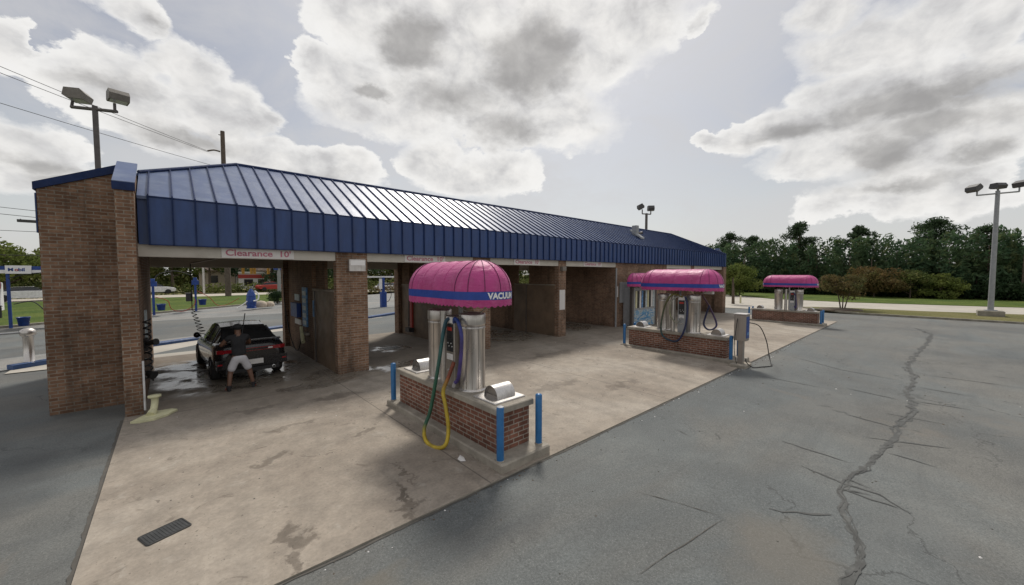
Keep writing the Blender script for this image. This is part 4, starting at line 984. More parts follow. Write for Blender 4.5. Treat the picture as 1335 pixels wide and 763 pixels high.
# bright half-round hoods on plates at both ends of each cap slab
hl = {(0, 0): 'silver half-round hood at the near end of the nearest brick island', (0, 1): 'silver half-round hood behind the steel canister at the far end of the nearest brick island',
      (1, 0): 'silver half-round hood at the end of the middle brick island next to the air machine', (1, 1): 'silver half-round hood at the far left end of the middle brick island',
      (2, 0): 'small silver half-round hood at the right end of the farthest brick island', (2, 1): 'small silver half-round hood at the left end of the farthest brick island'}
for k in range(3):
    for j, yc in enumerate((4.42+ISY[k], 6.78+ISY[k]+EXT[k])):
        dx = ISX[k]; z = zi(k)+CZ; xc = 3.75+dx
        T = thing('waste_hood', hl[(k, j)], 'hood', (xc, yc, z), 'silver hoods on the brick islands')
        mb = MB(); mb.bbox(xc-.31, yc-.27, z, xc+.31, yc+.27, z+.022, .008); mb.build('plate', 'hood', T)
        mb = MB(); n = 20; r = .165; hh = 1.12
        A = [(yc+r*math.cos(math.pi*i/n), z+.022+r*hh*math.sin(math.pi*i/n)) for i in range(n+1)]
        x1, x2 = xc-.17, xc+.19
        vs = [(x1, y, q) for y, q in A]+[(x2, y, q) for y, q in A]
        mb.add(vs, [(i, i+1, n+2+i, n+1+i) for i in range(n)], True)
        ii = [(yc+(r-.006)*math.cos(math.pi*i/n), z+.022+(r*hh-.006)*math.sin(math.pi*i/n)) for i in range(n+1)]
        mb.add([(x1, y, q) for y, q in A]+[(x1, y, q) for y, q in ii], [(i, i+1, n+2+i, n+1+i) for i in range(n)])
        mb.add([(x1, y, q) for y, q in ii]+[(x2-.02, y, q) for y, q in ii], [(i, i+1, n+2+i, n+1+i) for i in range(n)], True)
        mb.add([(x2, y, q) for y, q in A], [tuple(range(n+1))])
        mb.build('hood_shell', 'hood', T)
        mb = MB(); mb.add([(x1+.05, y, q) for y, q in ii], [tuple(range(n+1))]); mb.box(x1+.02, yc-.13, z+.022, x1+.05, yc+.13, z+.06); mb.build('inner_flap', 'steel_dark', T)

# air machine beside the middle island, with its black hose looping on the ground
z = zg(13.1, 3.62)
AMX, AMY = 12.98, 3.74
T = thing('air_machine', 'tall steel air machine on a post with a black hose looping to the ground', 'air machine', (AMX, AMY, z))
mb = MB(); mb.bbox(AMX-.075, AMY-.075, z-.02, AMX+.075, AMY+.075, z+.86, .01); mb.build('pedestal', 'steel_dark', T)
mb = MB(); mb.bbox(AMX-.165, AMY-.165, z+.82, AMX+.165, AMY+.165, z+1.62, .015); cb = mb.build('cabinet', 'steel_dark', T)
mb = MB(); mb.bbox(AMX-.18, AMY-.18, z+1.62, AMX+.18, AMY+.18, z+1.65, .008); mb.build('lid', 'hood', T)
mb = MB(); mb.box(AMX-.14, AMY-.172, z+.90, AMX+.14, AMY-.165, z+1.56); fp = mb.build('front_panel', 'blue_plastic', cb)
mb = MB(); mb.lathe((AMX, AMY-.173, z+1.28), [(0, -.004), (.06, -.004), (.06, 0)], 16, (0, -1, 0)); mb.box(AMX-.08, AMY-.178, z+1.0, AMX+.08, AMY-.173, z+1.08); mb.build('blue_badge', 'lbl_blue', fp)
mb = MB(); mb.tube(catmull([(AMX-.202, AMY+.06, z+1.5), (AMX-.24, AMY+.08, z+1.2), (AMX-.24, AMY+.12, z+.7), (AMX-.20, AMY+.10, z+.3), (AMX-.15, AMY+.05, z+.05)], 6), .010, 6); mb.build('cable', 'rubber', cb)
mb = MB(); mb.tube(catmull([(AMX+.18, AMY-.15, z+1.36), (13.42, 3.38, 1.10), (13.95, 3.32, .62), (14.25, 3.30, .10), (14.05, 3.20, -.11), (13.7, 3.10, -.128), (13.3, 3.25, -.125), (13.0, 3.42, -.12), (12.9, 3.56, .02), (12.95, 3.60, .12)], 8), .014, 8); mb.build('air_hose', 'rubber', T)
mb = MB(); mb.bbox(AMX-.35, AMY-.22, z-.2, AMX+.30, AMY+.22, z+.10, .015); mb.build('foot_slab', 'island_conc', T)

# vending kiosk with its own pink awning by the equipment room
kz = 0
T = thing('vending_kiosk', 'vending kiosk with coloured product columns and a blue picture panel under a small pink awning', 'vending kiosk', (18.3, 9.9, -.1))
for xk in (17.15, 19.55):
    mb = MB(); mb.bbox(xk, 9.85, -.2, xk+.15, 10.0, 2.1, .01); mb.build('post', 'pole_dark', T)
mb = MB(); mb.bbox(17.32, 9.86, -.2, 19.53, 10.47, 2.0, .01); cabv = mb.build('cabinet', 'pole_grey', T)
cols = ['yellow_pale', 'black', 'sign_white', 'lbl_blue', 'black', 'lbl_pale', 'yellow_pale', 'black', 'sign_white', 'lbl_pale']
for i, cn in enumerate(cols):
    mb = MB(); a = 17.45+i*.20; mb.box(a, 9.835, .98, a+.15, 9.858, 1.86); mb.build('product_column', cn, cabv)
mb = MB(); mb.box(17.36, 9.840, .02, 19.48, 9.858, .86); pn = mb.build('picture_panel', 'picture', cabv)
# awning of the kiosk runs along the wall
def kiosk_awning():
    r = .62; z0 = 2.34; h = .44; cx0, cx1 = 17.2, 19.7; cy = 9.82
    mb = MB(); NL = 8; rings = []
    P0 = []
    for i in range(9): a = math.pi+math.pi/2*i/8; P0.append((cx0, cy, math.cos(a), math.sin(a)))
    for i in range(9): a = -math.pi/2+math.pi/2*i/8; P0.append((cx1, cy, math.cos(a), math.sin(a)))
    for L in range(NL):
        ph = math.pi/2*L/(NL-1); rad = max(.01, r*math.cos(ph)); rings.append([(c+rad*ca, y+rad*sa, z0+h*math.sin(ph)) for c, y, ca, sa in P0])
    n = len(P0); mb.add([v for q in rings for v in q], [(L*n+i, L*n+i+1, (L+1)*n+i+1, (L+1)*n+i) for L in range(NL-1) for i in range(n-1)], True)
    o = mb.build('awning', 'awning', T)
    mb = MB(); Q = [(c+(r+.004)*ca, y+(r+.004)*sa) for c, y, ca, sa in P0]
    mb.add([(x, y, z0) for x, y in Q]+[(x, y, z0-.11) for x, y in Q], [(i, i+1, n+i+1, n+i) for i in range(n-1)], True); mb.build('band', 'awn_blue', o)
    mb = MB(); mb.add([(x, y, z0-.11) for x, y in Q]+[(x, y, z0-.22-.02*(i % 2)) for i, (x, y) in enumerate(Q)], [(i, i+1, n+i+1, n+i) for i in range(n-1)], True); mb.build('valance', 'awning', o)
    mb = MB()
    for k in range(0, 5):
        a = math.pi+math.pi/2*k/4; mb.tube([(cx0+(r*math.cos(ph)+.003)*math.cos(a), cy+(r*math.cos(ph)+.003)*math.sin(a), z0+h*math.sin(ph)) for ph in [math.pi/2*q/7 for q in range(8)]], .008, 5)
    mb.build('piping', 'rib', o)
kiosk_awning()

# ------------------------------------------------------------------ small litter
T = MB(); T.add([(3.02, 4.42, .0), (3.08, 4.38, .0), (3.10, 4.45, .02), (3.05, 4.49, .05), (2.99, 4.46, .03)], [(0, 1, 2, 3, 4)]); T.add([(3.04, 4.44, .01), (3.11, 4.47, .015), (3.07, 4.52, .045)], [(0, 1, 2)])
tag(T.build('paper_scrap', 'sign_white', loc=(3.05, 4.45, 0)), 'crumpled white paper scrap on the ground beside the nearest brick island', 'litter')

# grit, chips and bits of leaf scattered over the paving, thicker along the edge of the pad
mb = MB()
for q in range(520):
    if q < 260: x = random.uniform(-.6, 22); y = 3.66-abs(random.gauss(0, .09))
    elif q < 420: x = random.uniform(-.6, 14); y = random.uniform(3.8, 10.2)
    else: x = random.uniform(1.5, 16); y = random.uniform(-1.5, 3.5)
    z = zg(x, y)+(.022 if y > 3.7 else 0); r = random.uniform(.004, .013)*(1+.06*x); a0 = random.random()*6
    P = [(x+r*random.uniform(.6, 1.3)*math.cos(a0+k*1.257), y+r*random.uniform(.6, 1.3)*math.sin(a0+k*1.257), z) for k in range(5)]
    mb.mat(0 if random.random() < .6 else (1 if random.random() < .75 else 2)); mb.add(P+[(x, y, z+r*.7)], [(k, (k+1) % 5, 5) for k in range(5)])
tag(mb.build('grit', ['joint', 'bark', 'sign_white']), 'fine grit, leaf bits and chips scattered on the paving', 'grit', kind='stuff')

# ------------------------------------------------------------------ lamp posts
def flood(mb, mbl, c, yaw_, tilt, w=.62, d=.5, h=.34):
    """angular floodlight housing: a box that tapers to the lens side"""
    Rm = Matrix.Rotation(yaw_, 3, 'Z') @ Matrix.Rotation(tilt, 3, 'Y')
    c = Vector(c)
    def q(x, y, z): return c+Rm @ Vector((x, y, z))
    pr = [(-d*.5, -.12), (-d*.42, h*.45), (d*.28, h*.55), (d*.55, .05), (d*.45, -h*.42), (-d*.30, -h*.48)]
    A = [q(x, -w/2, z) for x, z in pr]; Bq = [q(x, w/2, z) for x, z in pr]; n = len(pr)
    mb.add(A+Bq, [tuple(range(n-1, -1, -1)), tuple(range(n, 2*n))]+[(i, (i+1) % n, n+(i+1) % n, n+i) for i in range(n)])
    mbl.add([q(-d*.28, -w/2+.05, -h*.49), q(d*.42, -w/2+.05, -h*.43), q(d*.42, w/2-.05, -h*.43), q(-d*.28, w/2-.05, -h*.49)], [(0, 1, 2, 3)])
# left: two heads, behind the building
x, y = -2.14, 24.0
T = thing('lamp_post', 'tall dark lamp post with two boxy floodlights rising behind the left end of the building', 'lamp post', (x, y, 0))
mb = MB(); mb.box(x-.085, y-.085, 0, x+.085, y+.085, 9.85); mb.build('pole', 'pole_dark', T)
def rp(d): return Vector((math.sin(yaw)*d, -math.cos(yaw)*d, 0))   # direction across the view of the lot
dirv = Vector((.95, -.31, 0)).normalized()
a = Vector((x, y, 9.80))-rp(1.0); b = Vector((x, y, 9.62))+rp(.92)
mb = MB(); mb.tube([a+Vector((0, 0, .02)), b], .07, 8); mb.tube([a+Vector((0, 0, .0)), a+rp(.08)+Vector((0, 0, .32))], .05, 8); mb.tube([b-rp(.08), b-rp(.08)+Vector((.0, 0, .34))], .05, 8); arm = mb.build('cross_arm', 'pole_dark', T)
for (c, yw) in ((a+rp(.28)+Vector((0, 0, .50)), R(-18)), (b+rp(.08)+Vector((0, 0, .62)), R(-78))):
    mb = MB(); ml = MB(); flood(mb, ml, c-Vector((0, 0, .03)), yw, R(2), .62, .68, .44); hdo = mb.build('lamp_head', 'lamp_head', T); ml.build('lens', 'lens', hdo)
# middle: seen over the roof
x, y = 37.4, 20.
T = thing('lamp_post', 'distant lamp post with two dark floodlights showing above the roof ridge near its vent', 'lamp post', (x, y, -.44))
mb = MB(); mb.tube([(x, y, -.44), (x, y, 9.15)], [.16, .13], 10); mb.build('pole', 'pole_dark', T)
a = Vector((x, y, 9.1))-rp(.45); b = Vector((x, y, 9.05))+rp(.45)
mb = MB(); mb.tube([a, b], .06, 8); mb.tube([a, a+Vector((0, 0, .45))], .06, 8); mb.tube([b, b+Vector((0, 0, .35))], .06, 8); mb.build('cross_arm', 'pole_dark', T)
for c, yw, tl in ((a+Vector((0, 0, .72))-rp(.18), R(140), R(35)), (b+Vector((0, 0, .6)), R(-135), R(5))):
    mb = MB(); ml = MB(); flood(mb, ml, c, yw, tl, .62, .55, .55); hdo = mb.build('lamp_head', 'lamp_dark', T); ml.build('lens', 'lens', hdo)
# right: three heads
x, y = 44.5, -3.35
T = thing('lamp_post', 'tall grey lamp post with three floodlights on a concrete plinth in the right-hand verge', 'lamp post', (x, y, -.4))
mb = MB(); mb.bbox(x-.62, y-.62, -.5, x+.62, y+.62, .05, .03); mb.build('plinth', 'kerb', T)
mb = MB(); mb.tube([(x, y, .0), (x, y, 8.75)], [.155, .115], 12); mb.box(x-.3, y-.3, .05, x+.3, y+.3, .10); mb.build('pole', 'pole_grey', T)
a = Vector((x, y, 8.42))-rp(1.5); b = Vector((x, y, 8.70))+rp(1.55)
mb = MB(); mb.tube([a, Vector((x, y, 8.56)), b], .055, 8); mb.tube([a, a+Vector((0, 0, .30))], .045, 8); mb.tube([b, b+Vector((0, 0, .30))], .045, 8); mb.tube([(x, y, 8.7), (x, y, 8.95)], .06, 8); mb.build('cross_arm', 'pole_grey', T)
for c, yw, tl in ((a+Vector((0, 0, .50))-rp(.25), R(140), R(40)), (Vector((x, y, 9.08)), R(-132), R(5)), (b+Vector((0, 0, .55))+rp(.12), R(-40), R(-25))):
    mb = MB(); ml = MB(); flood(mb, ml, c, yw, tl, .66, .56, .42); hdo = mb.build('lamp_head', 'lamp_dark', T); ml.build('lens', 'lens', hdo)

# utility pole, wires, light pole beyond the verge
x, y = 5.25, 58.1
T = thing('utility_pole', 'tall weathered wooden utility pole with wires, standing on the verge behind the building', 'utility pole', (x, y, 0))
mb = MB(); mb.tube([(x, y, 0), (x, y, 20.1)], [.32, .22], 12); mb.build('pole', 'wood_pole', T)
mb = MB(); mb.tube(catmull([(x-.3, y-.2, 17.55), (x-.9, y-.2, 17.6), (x-1.5, y-.3, 17.35)], 5), .09, 6); mb.tube([(x+.2, y-.1, 16.0), (x+1.4, y-.3, 16.3)], .06, 6)
mb.tube([(x-.4, y, 19.6), (x-.05, y, 19.6)], .05, 6); mb.build('bracket', 'wood_pole', T)
mb = MB(); mb.box(x-.5, y-.75, 13, x+.2, y-.4, 14.2); mb.build('transformer', 'lamp_head', T)
def wire(mb, a, b, sag=.5, r=.025):
    a = Vector(a); b = Vector(b); mb.tube([a+(b-a)*k/14-Vector((0, 0, sag*4*(k/14)*(1-k/14))) for k in range(15)], r, 4)
mb = MB(); wl_ = Vector((-8.3, 43.8, 17.))
far = lambda p, q, k: Vector(p)+(Vector(q)-Vector(p))*k
for (p, q) in (((x-1.5, y-.3, 17.35), (-8.2, 43.5, 17.4)), ((x-1.5, y-.3, 17.25), (-8.4, 44.2, 17.2)), ((x-.3, y-.3, 15.6), (-8.7, 45.3, 15.4)),
               ((x-.3, y-.3, 8.2), (-10.9, 55.2, 9.0)), ((x-.3, y-.3, 7.6), (-10.3, 52.1, 8.1)), ((x-.3, y-.3, 7.2), (-11.2, 60.0, 7.3))):
    wire(mb, p, far(p, q, 2.2), .35, .022)
mb.build('wire', 'wire', T)
mb = MB(); mb.box(-10.4, 57.0, 7.6, -8.2, 57.3, 7.85); mb.tube([(-10.2, 57.1, 7.6), (-10.2, 57.1, 7.9)], .04, 5); mb.build('splice_box', 'lamp_dark', T)

x, y = 3.48, 69.2
T = thing('street_light_pole', 'slim pale metal pole behind the verge, seen through the first bay', 'pole', (x, y, 0))
mb = MB(); mb.tube([(x, y, 0), (x, y, 8.5)], [.15, .12], 10); mb.build('pole', 'hood', T)
mb = MB(); mb.tube([(x, y, 8.3), (x+2.2, y-.4, 8.9)], .08, 6); mb.build('arm', 'hood', T)

# ------------------------------------------------------------------ fuel-station items across the street
def bucket(x, y, z, label, mat, r=.18, h=.40, name='bucket', cat='bucket'):
    T = thing(name, label, cat, (x, y, z))
    mb = MB(); mb.lathe((x, y, z), [(0, 0), (r*.8, 0), (r, h), (r*1.09, h), (r*1.09, h+.03), (r*.97, h+.03), (r*.78, .03), (0, .03)], 18); mb.build('tub', mat, T)
    mb = MB(); mb.tube([(x+r*1.05*math.cos(a), y-.02, z+h*.98-.12*math.sin(a)) for a in [math.pi*k/8 for k in range(9)]], .012, 5); mb.build('handle', 'chrome', T)
    return T
def service_post(x, y, label, h, grp):
    T = thing('service_post', label, 'service post', (x, y, 0), grp)
    mb = MB(); mb.bbox(x-.065, y-.065, 0, x+.065, y+.065, h, .01); mb.build('post', 'blue_plastic', T)
    mb = MB(); mb.bbox(x-.20, y-.12, h-.50, x+.20, y+.12, h-.18, .02); mb.bbox(x-.11, y-.11, h-.18, x+.11, y+.11, h+.02, .02); mb.build('reel_box', 'blue_plastic', T)
    return T
P1 = service_post(-.88, 34.4, 'blue service post with a bucket, left one seen through the first bay', 2.4, 'blue service posts')
P2 = service_post(1.33, 36.1, 'blue service post with a black bin, right one seen through the first bay', 2.45, 'blue service posts')
mb = MB(); mb.tube(catmull([(-.85, 34.4, 2.2), (-.6, 34.7, 2.7), (.2, 35.3, 2.95), (1.0, 35.9, 2.7), (1.3, 36.1, 2.4)], 8), .022, 6); mb.build('arched_hose', 'wire', P2)
mb = MB(); mb.tube(catmull([(-.8, 34.45, 1.2), (-.2, 34.9, .9), (0, 35.0, .3), (.6, 35.5, .08), (1.2, 35.9, .45), (1.3, 36.0, .9)], 8), .022, 6); mb.build('hanging_hose', 'red', P2)
mb = MB(); mb.tube(catmull([(1.4, 36.1, 1.5), (2.1, 36.4, 1.0), (2.6, 36.8, .35), (3.2, 37.2, .3), (4.0, 36.8, .8)], 8), .02, 6); mb.build('hanging_hose', 'red', P2)
bucket(-.52, 34.3, .30, 'blue bucket hanging beside the left blue service post', 'blue_plastic', .23)
bucket(1.72, 36.4, .42, 'blue bucket hanging beside the right blue service post', 'blue_plastic', .24)
T = thing('waste_bin', 'small black bin on the side of the right blue service post', 'bin', (.98, 36.1, .75)); mb = MB(); mb.bbox(.78, 35.95, .75, 1.16, 36.3, 1.3, .03); mb.build('body', 'black', T); mb = MB(); mb.bbox(.76, 35.93, 1.3, 1.18, 36.32, 1.36, .02); mb.build('lid', 'lamp_dark', T)
# forecourt canopy sign at far left
T = thing('forecourt_canopy', 'blue and white forecourt canopy band with a white name board, far left', 'canopy', (-6, 30.9, 0))
mb = MB(); mb.bbox(-6.08, 30.85, 0, -5.97, 30.95, 2.75, .01); mb.build('post', 'blue_plastic', T)
mb = MB(); mb.box(-12, 30.75, 2.76, -2.8, 31.6, 2.93); mb.build('lower_band', 'white', T)
mb = MB(); mb.box(-12, 30.74, 2.932, -2.8, 31.6, 3.12); mb.build('upper_band', 'blue_plastic', T)
mb = MB(); mb.box(-6.05, 30.66, 2.74, -5.24, 30.735, 3.15); nbd = mb.build('name_board', 'white', T)
for txt, x_, mt_ in (('M', -5.96, 'blue_plastic'), ('o', -5.76, 'red'), ('bil', -5.64, 'blue_plastic')):
    vs, fs, wd = text_mesh(txt, .22, bold=.008); mb = MB(); mb.add([(x_+a*1.02, 30.655, 2.87+b) for a, b in vs], fs); mb.build('lettering', mt_, nbd)
mb = MB(); mb.bbox(-6.9, 30.9, .9, -6.3, 31.5, 2.3, .04); rbx = mb.build('pump_housing', 'white', T); mb = MB(); mb.bbox(-6.95, 30.85, 2.0, -6.25, 30.89, 2.35, .01); mb.build('red_panel', 'red', rbx)
mb = MB(); mb.tube(catmull([(-5.9, 30.9, 1.2), (-5.3, 30.9, 1.3), (-4.9, 30.9, .8), (-4.6, 30.9, .35), (-4.2, 30.8, .2)], 8), .022, 6); mb.build('hanging_hose', 'wire', T)
mb = MB(); mb.tube(catmull([(-6.0, 30.85, 2.5), (-5.4, 30.7, 2.72), (-4.6, 30.7, 2.82)], 8), .02, 6); mb.build('arched_hose', 'wire', T)
bucket(-5.62, 30.9, .08, 'blue bucket beside the canopy post at far left', 'blue_plastic', .22, .42)
T = thing('waste_bin', 'black waste bin left of the canopy post at far left', 'bin', (-6.5, 30.8, .55)); mb = MB(); mb.bbox(-6.75, 30.6, .55, -6.25, 30.84, 1.1, .03); mb.build('body', 'black', T); mb = MB(); mb.bbox(-6.77, 30.58, 1.1, -6.23, 30.86, 1.16, .02); mb.build('lid', 'lamp_dark', T)
# air / water machine with blue body seen through bay one
x, y = 4.72, 36.2
T = thing('air_water_machine', 'rounded blue air and water machine with white hoses beside a dark round bush', 'machine', (x, y, 0))
mb = MB(); mb.lathe((x, y, 0), [(.34, 0), (.34, .1), (.30, .12), (.36, .5), (.30, .95), (.33, 1.0), (.22, 1.3), (.08, 1.55), (0, 1.56)], 8, smooth=False); bdy = mb.build('body', 'blue_plastic', T)
mb = MB(); mb.tube(catmull([(x+.2, y-.3, 1.4), (x+.45, y-.3, 1.1), (x+.4, y-.35, .7), (x+.1, y-.42, .6)], 6), .05, 6); mb.tube(catmull([(x-.3, y-.3, .6), (x-.6, y-.4, .35), (x-1.0, y-.5, .1)], 6), .04, 6); mb.build('white_hose', 'white', T)
T = thing('boulder', 'pale boulder right of the blue machine, seen through the first bay', 'boulder', (5.5, 36.8, 0))
mb = MB(); mb.lathe((5.45, 36.8, 0), [(.42, 0), (.46, .25), (.30, .48), (0, .55)], 9); mb.lathe((6.1, 37.1, 0), [(.35, 0), (.38, .2), (.25, .4), (0, .45)], 8); mb.build('stone', 'stucco', T)
# pedestal seen through the second bay
x, y = 13.2, 30.6
T = thing('service_pedestal', 'blue pedestal with a pale top bar standing in the street behind the second bay', 'pedestal', (x, y, -.1))
mb = MB(); mb.bbox(x-.22, y-.2, -.12, x+.22, y+.2, 1.25, .02); mb.build('body', 'blue_plastic', T)
mb = MB(); mb.box(x-.10, y-.1, 1.25, x+.10, y+.1, 2.45); mb.build('post', 'blue_plastic', T)
mb = MB(); mb.box(x-.30, y-.12, 1.5, x-.13, y+.1, 2.35); mb.build('white_panel', 'white', T)
mb = MB(); mb.box(x-2.4, y-.06, 2.44, x+2.2, y+.06, 2.56); mb.build('top_bar', 'white', T)
mb = MB(); mb.tube(catmull([(x+.15, y, 1.9), (x+.55, y, 1.6), (x+.7, y, 1.0), (x+.5, y, .5), (x+.3, y, .4)], 6), .025, 6); mb.build('hose', 'wire', T)
# traffic signals over the far street
T = thing('traffic_signal_span', 'span wire of orange traffic signals seen through the first bay', 'traffic signals', (8, 60, 0))
mb = MB(); mb.tube([(-14, 60, 4.6), (20, 60, 4.4)], .03, 5); mb.tube([(20, 60, 0), (20, 60, 5)], .15, 8); mb.tube([(-14, 60, 0), (-14, 60, 5)], .15, 8); mb.build('span_wire', 'wire', T)
for x_ in (7.05, 7.95, 8.3, 9.85):
    mb = MB(); mb.bbox(x_-.14, 59.85, 2.75, x_+.14, 60.15, 3.65, .02); hs = mb.build('signal_head', 'orange', T)
    mb = MB(); [mb.lathe((x_, 59.845, 2.93+k*.27), [(.10, 0), (.10, .08)], 10, (0, -1, 0)) for k in range(3)]; mb.build('visor', 'black', hs)
x, y = 10.9, 59
T = thing('blue_sign_pole', 'pale pole with a blue sign box on top, above the dark round bush', 'sign', (x, y, 0))
mb = MB(); mb.tube([(x, y, 0), (x, y, 3.9)], .22, 10); mb.build('pole', 'pole_grey', T)
mb = MB(); mb.bbox(x-.6, y-.2, 3.3, x+.5, y+.2, 4.5, .1); mb.build('sign_box', 'blue_plastic', T)
mb = MB(); mb.box(x+.52, y-.1, 3.5, x+1.9, y+.1, 3.95); mb.build('name_strip', 'sign_white', T)
# bright cars parked across the street
def small_car(x, y, yaw_, mat, label, z=0, grp='cars parked across the street'):
    T = thing('parked_car', label, 'car', (x, y, z), grp); Rm = Matrix.Rotation(yaw_, 3, 'Z'); c = Vector((x, y, z))
    def tr(v): return c+Rm @ Vector(v)
    S = [(-2.2, .55, .75, .78), (-2.0, .35, .92, .85), (-1.2, .3, .98, .88), (0, .3, 1.0, .90), (1.2, .3, .98, .88), (2.0, .35, .85, .84), (2.25, .45, .70, .75)]
    mb = MB(); vs = []
    for xx, z0, z1, hw in S: vs += [tr((xx, -hw, z0)), tr((xx, hw, z0)), tr((xx, hw, z1)), tr((xx, hw*.86, z1+.04)), tr((xx, -hw*.86, z1+.04)), tr((xx, -hw, z1))]
    fs = [(i*6+j, i*6+(j+1) % 6, i*6+6+(j+1) % 6, i*6+6+j) for i in range(6) for j in range(6)]+[tuple(range(5, -1, -1)), tuple(range(36, 42))]
    mb.add(vs, fs, False)
    vs = []; G = [(-1.7, .95, .78), (-1.0, 1.42, .62), (.4, 1.46, .62), (1.2, .98, .78)]
    for xx, zz_, hw in G: vs += [tr((xx, -hw, zz_)), tr((xx, hw, zz_))]
    mb.add(vs, [(0, 1, 3, 2), (2, 3, 5, 4), (4, 5, 7, 6)]); mb.build('body', mat, T)
    mb = MB()
    for sgn in (-1, 1):
        mb.add([tr((-1.62, sgn*.785, 1.0)), tr((-1.0, sgn*.635, 1.38)), tr((.4, sgn*.635, 1.42)), tr((1.12, sgn*.785, 1.02))], [(0, 1, 2, 3)])
    mb.add([tr((-1.68, -.7, 1.0)), tr((-1.68, .7, 1.0)), tr((-1.03, .56, 1.41)), tr((-1.03, -.56, 1.41))], [(0, 1, 2, 3)]); mb.add([tr((1.22, -.7, 1.0)), tr((1.22, .7, 1.0)), tr((.45, .56, 1.46)), tr((.45, -.56, 1.46))], [(0, 1, 2, 3)])
    mb.build('windows', 'glass', T)
    for sx in (-1.4, 1.4):
        for sy in (-.82, .82):
            mb = MB(); mb.lathe(tr((sx, sy, .33)), [(0, -.1), (.22, -.1), (.33, -.09), (.34, 0), (.33, .09), (.22, .1), (0, .1)], 16, Rm @ Vector((0, 1, 0))); mb.build('wheel', 'tyre', T)
    return T
small_car(-1.8, 71.5, R(8), 'car_white', 'white car parked beyond the path, left of the view through the first bay')
small_car(-11.0, 62.5, R(5), 'car_white', 'white car parked across the street at far left')
small_car(-8.4, 63.5, R(3), 'blue_plastic', 'dark blue car parked across the street at far left')
small_car(12.5, 73.5, R(10), 'red', 'red car behind the blue machine across the street')
small_car(15.3, 74.5, R(10), 'car_white', 'white car behind the dark round bush across the street')
small_car(29, 66, R(25), 'car_white', 'white car seen through the second bay, left of the blue pedestal', -.3)
small_car(36, 71, R(25), 'car_black', 'black car seen through the second bay, right of the blue pedestal', -.3)
small_car(32.5, 68.5, R(25), 'red', 'red car seen through the second bay behind the blue pedestal', -.3)
# small tan house far behind the first bay
T = thing('roadside_shop', 'low white shop with a dark red band across the street, behind the blue machine', 'shop', (12.5, 86, 0))
mb = MB(); mb.box(9.4, 86, 0, 16.5, 90, 3.0); mb.build('wall', 'sign_white', T)
mb = MB(); mb.box(9.3, 85.9, 2.0, 16.6, 85.99, 2.7); mb.build('red_band', 'red', T); mb = MB(); mb.box(9.2, 85.7, 3.0, 16.7, 90.2, 3.2); mb.build('roof', 'white', T)
for x_ in (10.2, 12.4, 14.6):
    mb = MB(); mb.box(x_, 85.95, .5, x_+1.4, 85.985, 1.8); mb.build('window', 'glass', T)
T = thing('tan_house', 'small tan house with a brown roof among the trees across the street', 'house', (9, 92, 0))
mb = MB(); mb.box(4, 92, 0, 15, 99, 3.4); mb.build('wall', 'stucco', T)
mb = MB(); mb.prism([(3.5, 91.4, 3.4), (15.5, 91.4, 3.4), (15.5, 95.5, 6.2), (3.5, 95.5, 6.2)], (0, 0, .15)); mb.build('roof', 'roof_tan', T)
for x_ in (5.5, 9.5, 12.5):
    mb = MB(); mb.box(x_, 91.95, 1.1, x_+1.3, 91.98, 2.5); mb.build('window', 'glass', T)

# ------------------------------------------------------------------ foliage
def leaf_mesh(name, centers, radii, n, size, mat, parent=None, loc=(0, 0, 0), flat=.75, zsq=1.0, fill=.35):
    """many small leaf-clump faces spread through ellipsoid volumes"""
    C_ = np.array(centers, float); Rd = np.array(radii, float)
    w_ = (Rd[:, 0]*Rd[:, 1]*Rd[:, 2])**.67; w_ /= w_.sum(); idx = RNG.choice(len(C_), n, p=w_)
    d = RNG.normal(size=(n, 3)); d /= np.linalg.norm(d, axis=1)[:, None]
    rad = (1-RNG.rand(n)**1.7*(1-fill)) * (1+RNG.normal(size=n)*.07)
    P = C_[idx]+d*Rd[idx]*rad[:, None]
    nrm = d+RNG.normal(size=(n, 3))*.9; nrm /= np.linalg.norm(nrm, axis=1)[:, None]
    a = np.cross(nrm, RNG.normal(size=(n, 3))); a /= np.linalg.norm(a, axis=1)[:, None]; b = np.cross(nrm, a)
    s = size*(.55+RNG.rand(n)*.9); a *= s[:, None]; b *= (s*flat)[:, None]
    V = np.empty((n, 4, 3)); V[:, 0] = P-a; V[:, 1] = P-b*.6+a*.1; V[:, 2] = P+a; V[:, 3] = P+b*.7-a*.15
    V = V.reshape(-1, 3)-np.array(loc)
    me = bpy.data.meshes.new(name); me.vertices.add(4*n); me.vertices.foreach_set('co', V.ravel())
    me.loops.add(4*n); me.loops.foreach_set('vertex_index', np.arange(4*n)); me.polygons.add(n); me.polygons.foreach_set('loop_start', np.arange(0, 4*n, 4)); me.polygons.foreach_set('loop_total', np.full(n, 4))
    me.update(calc_edges=True); me.validate(); me.materials.append(M[mat])
    o = bpy.data.objects.new(name, me); COL.objects.link(o)
    if parent is not None: o.parent = parent
    else: o.location = loc
    return o
def blob_cluster(cx, cy, cz, rx, ry, rz, k, s=.38):
    cs = []; rs = []
    for _ in range(k):
        d = RNG.normal(size=3); d /= np.linalg.norm(d); q = RNG.rand()**.4*.8
        cs.append((cx+d[0]*rx*q, cy+d[1]*ry*q, cz+d[2]*rz*q)); f = s*(.6+RNG.rand()*.8); rs.append((rx*f, ry*f, rz*f*.8))
    return cs, rs
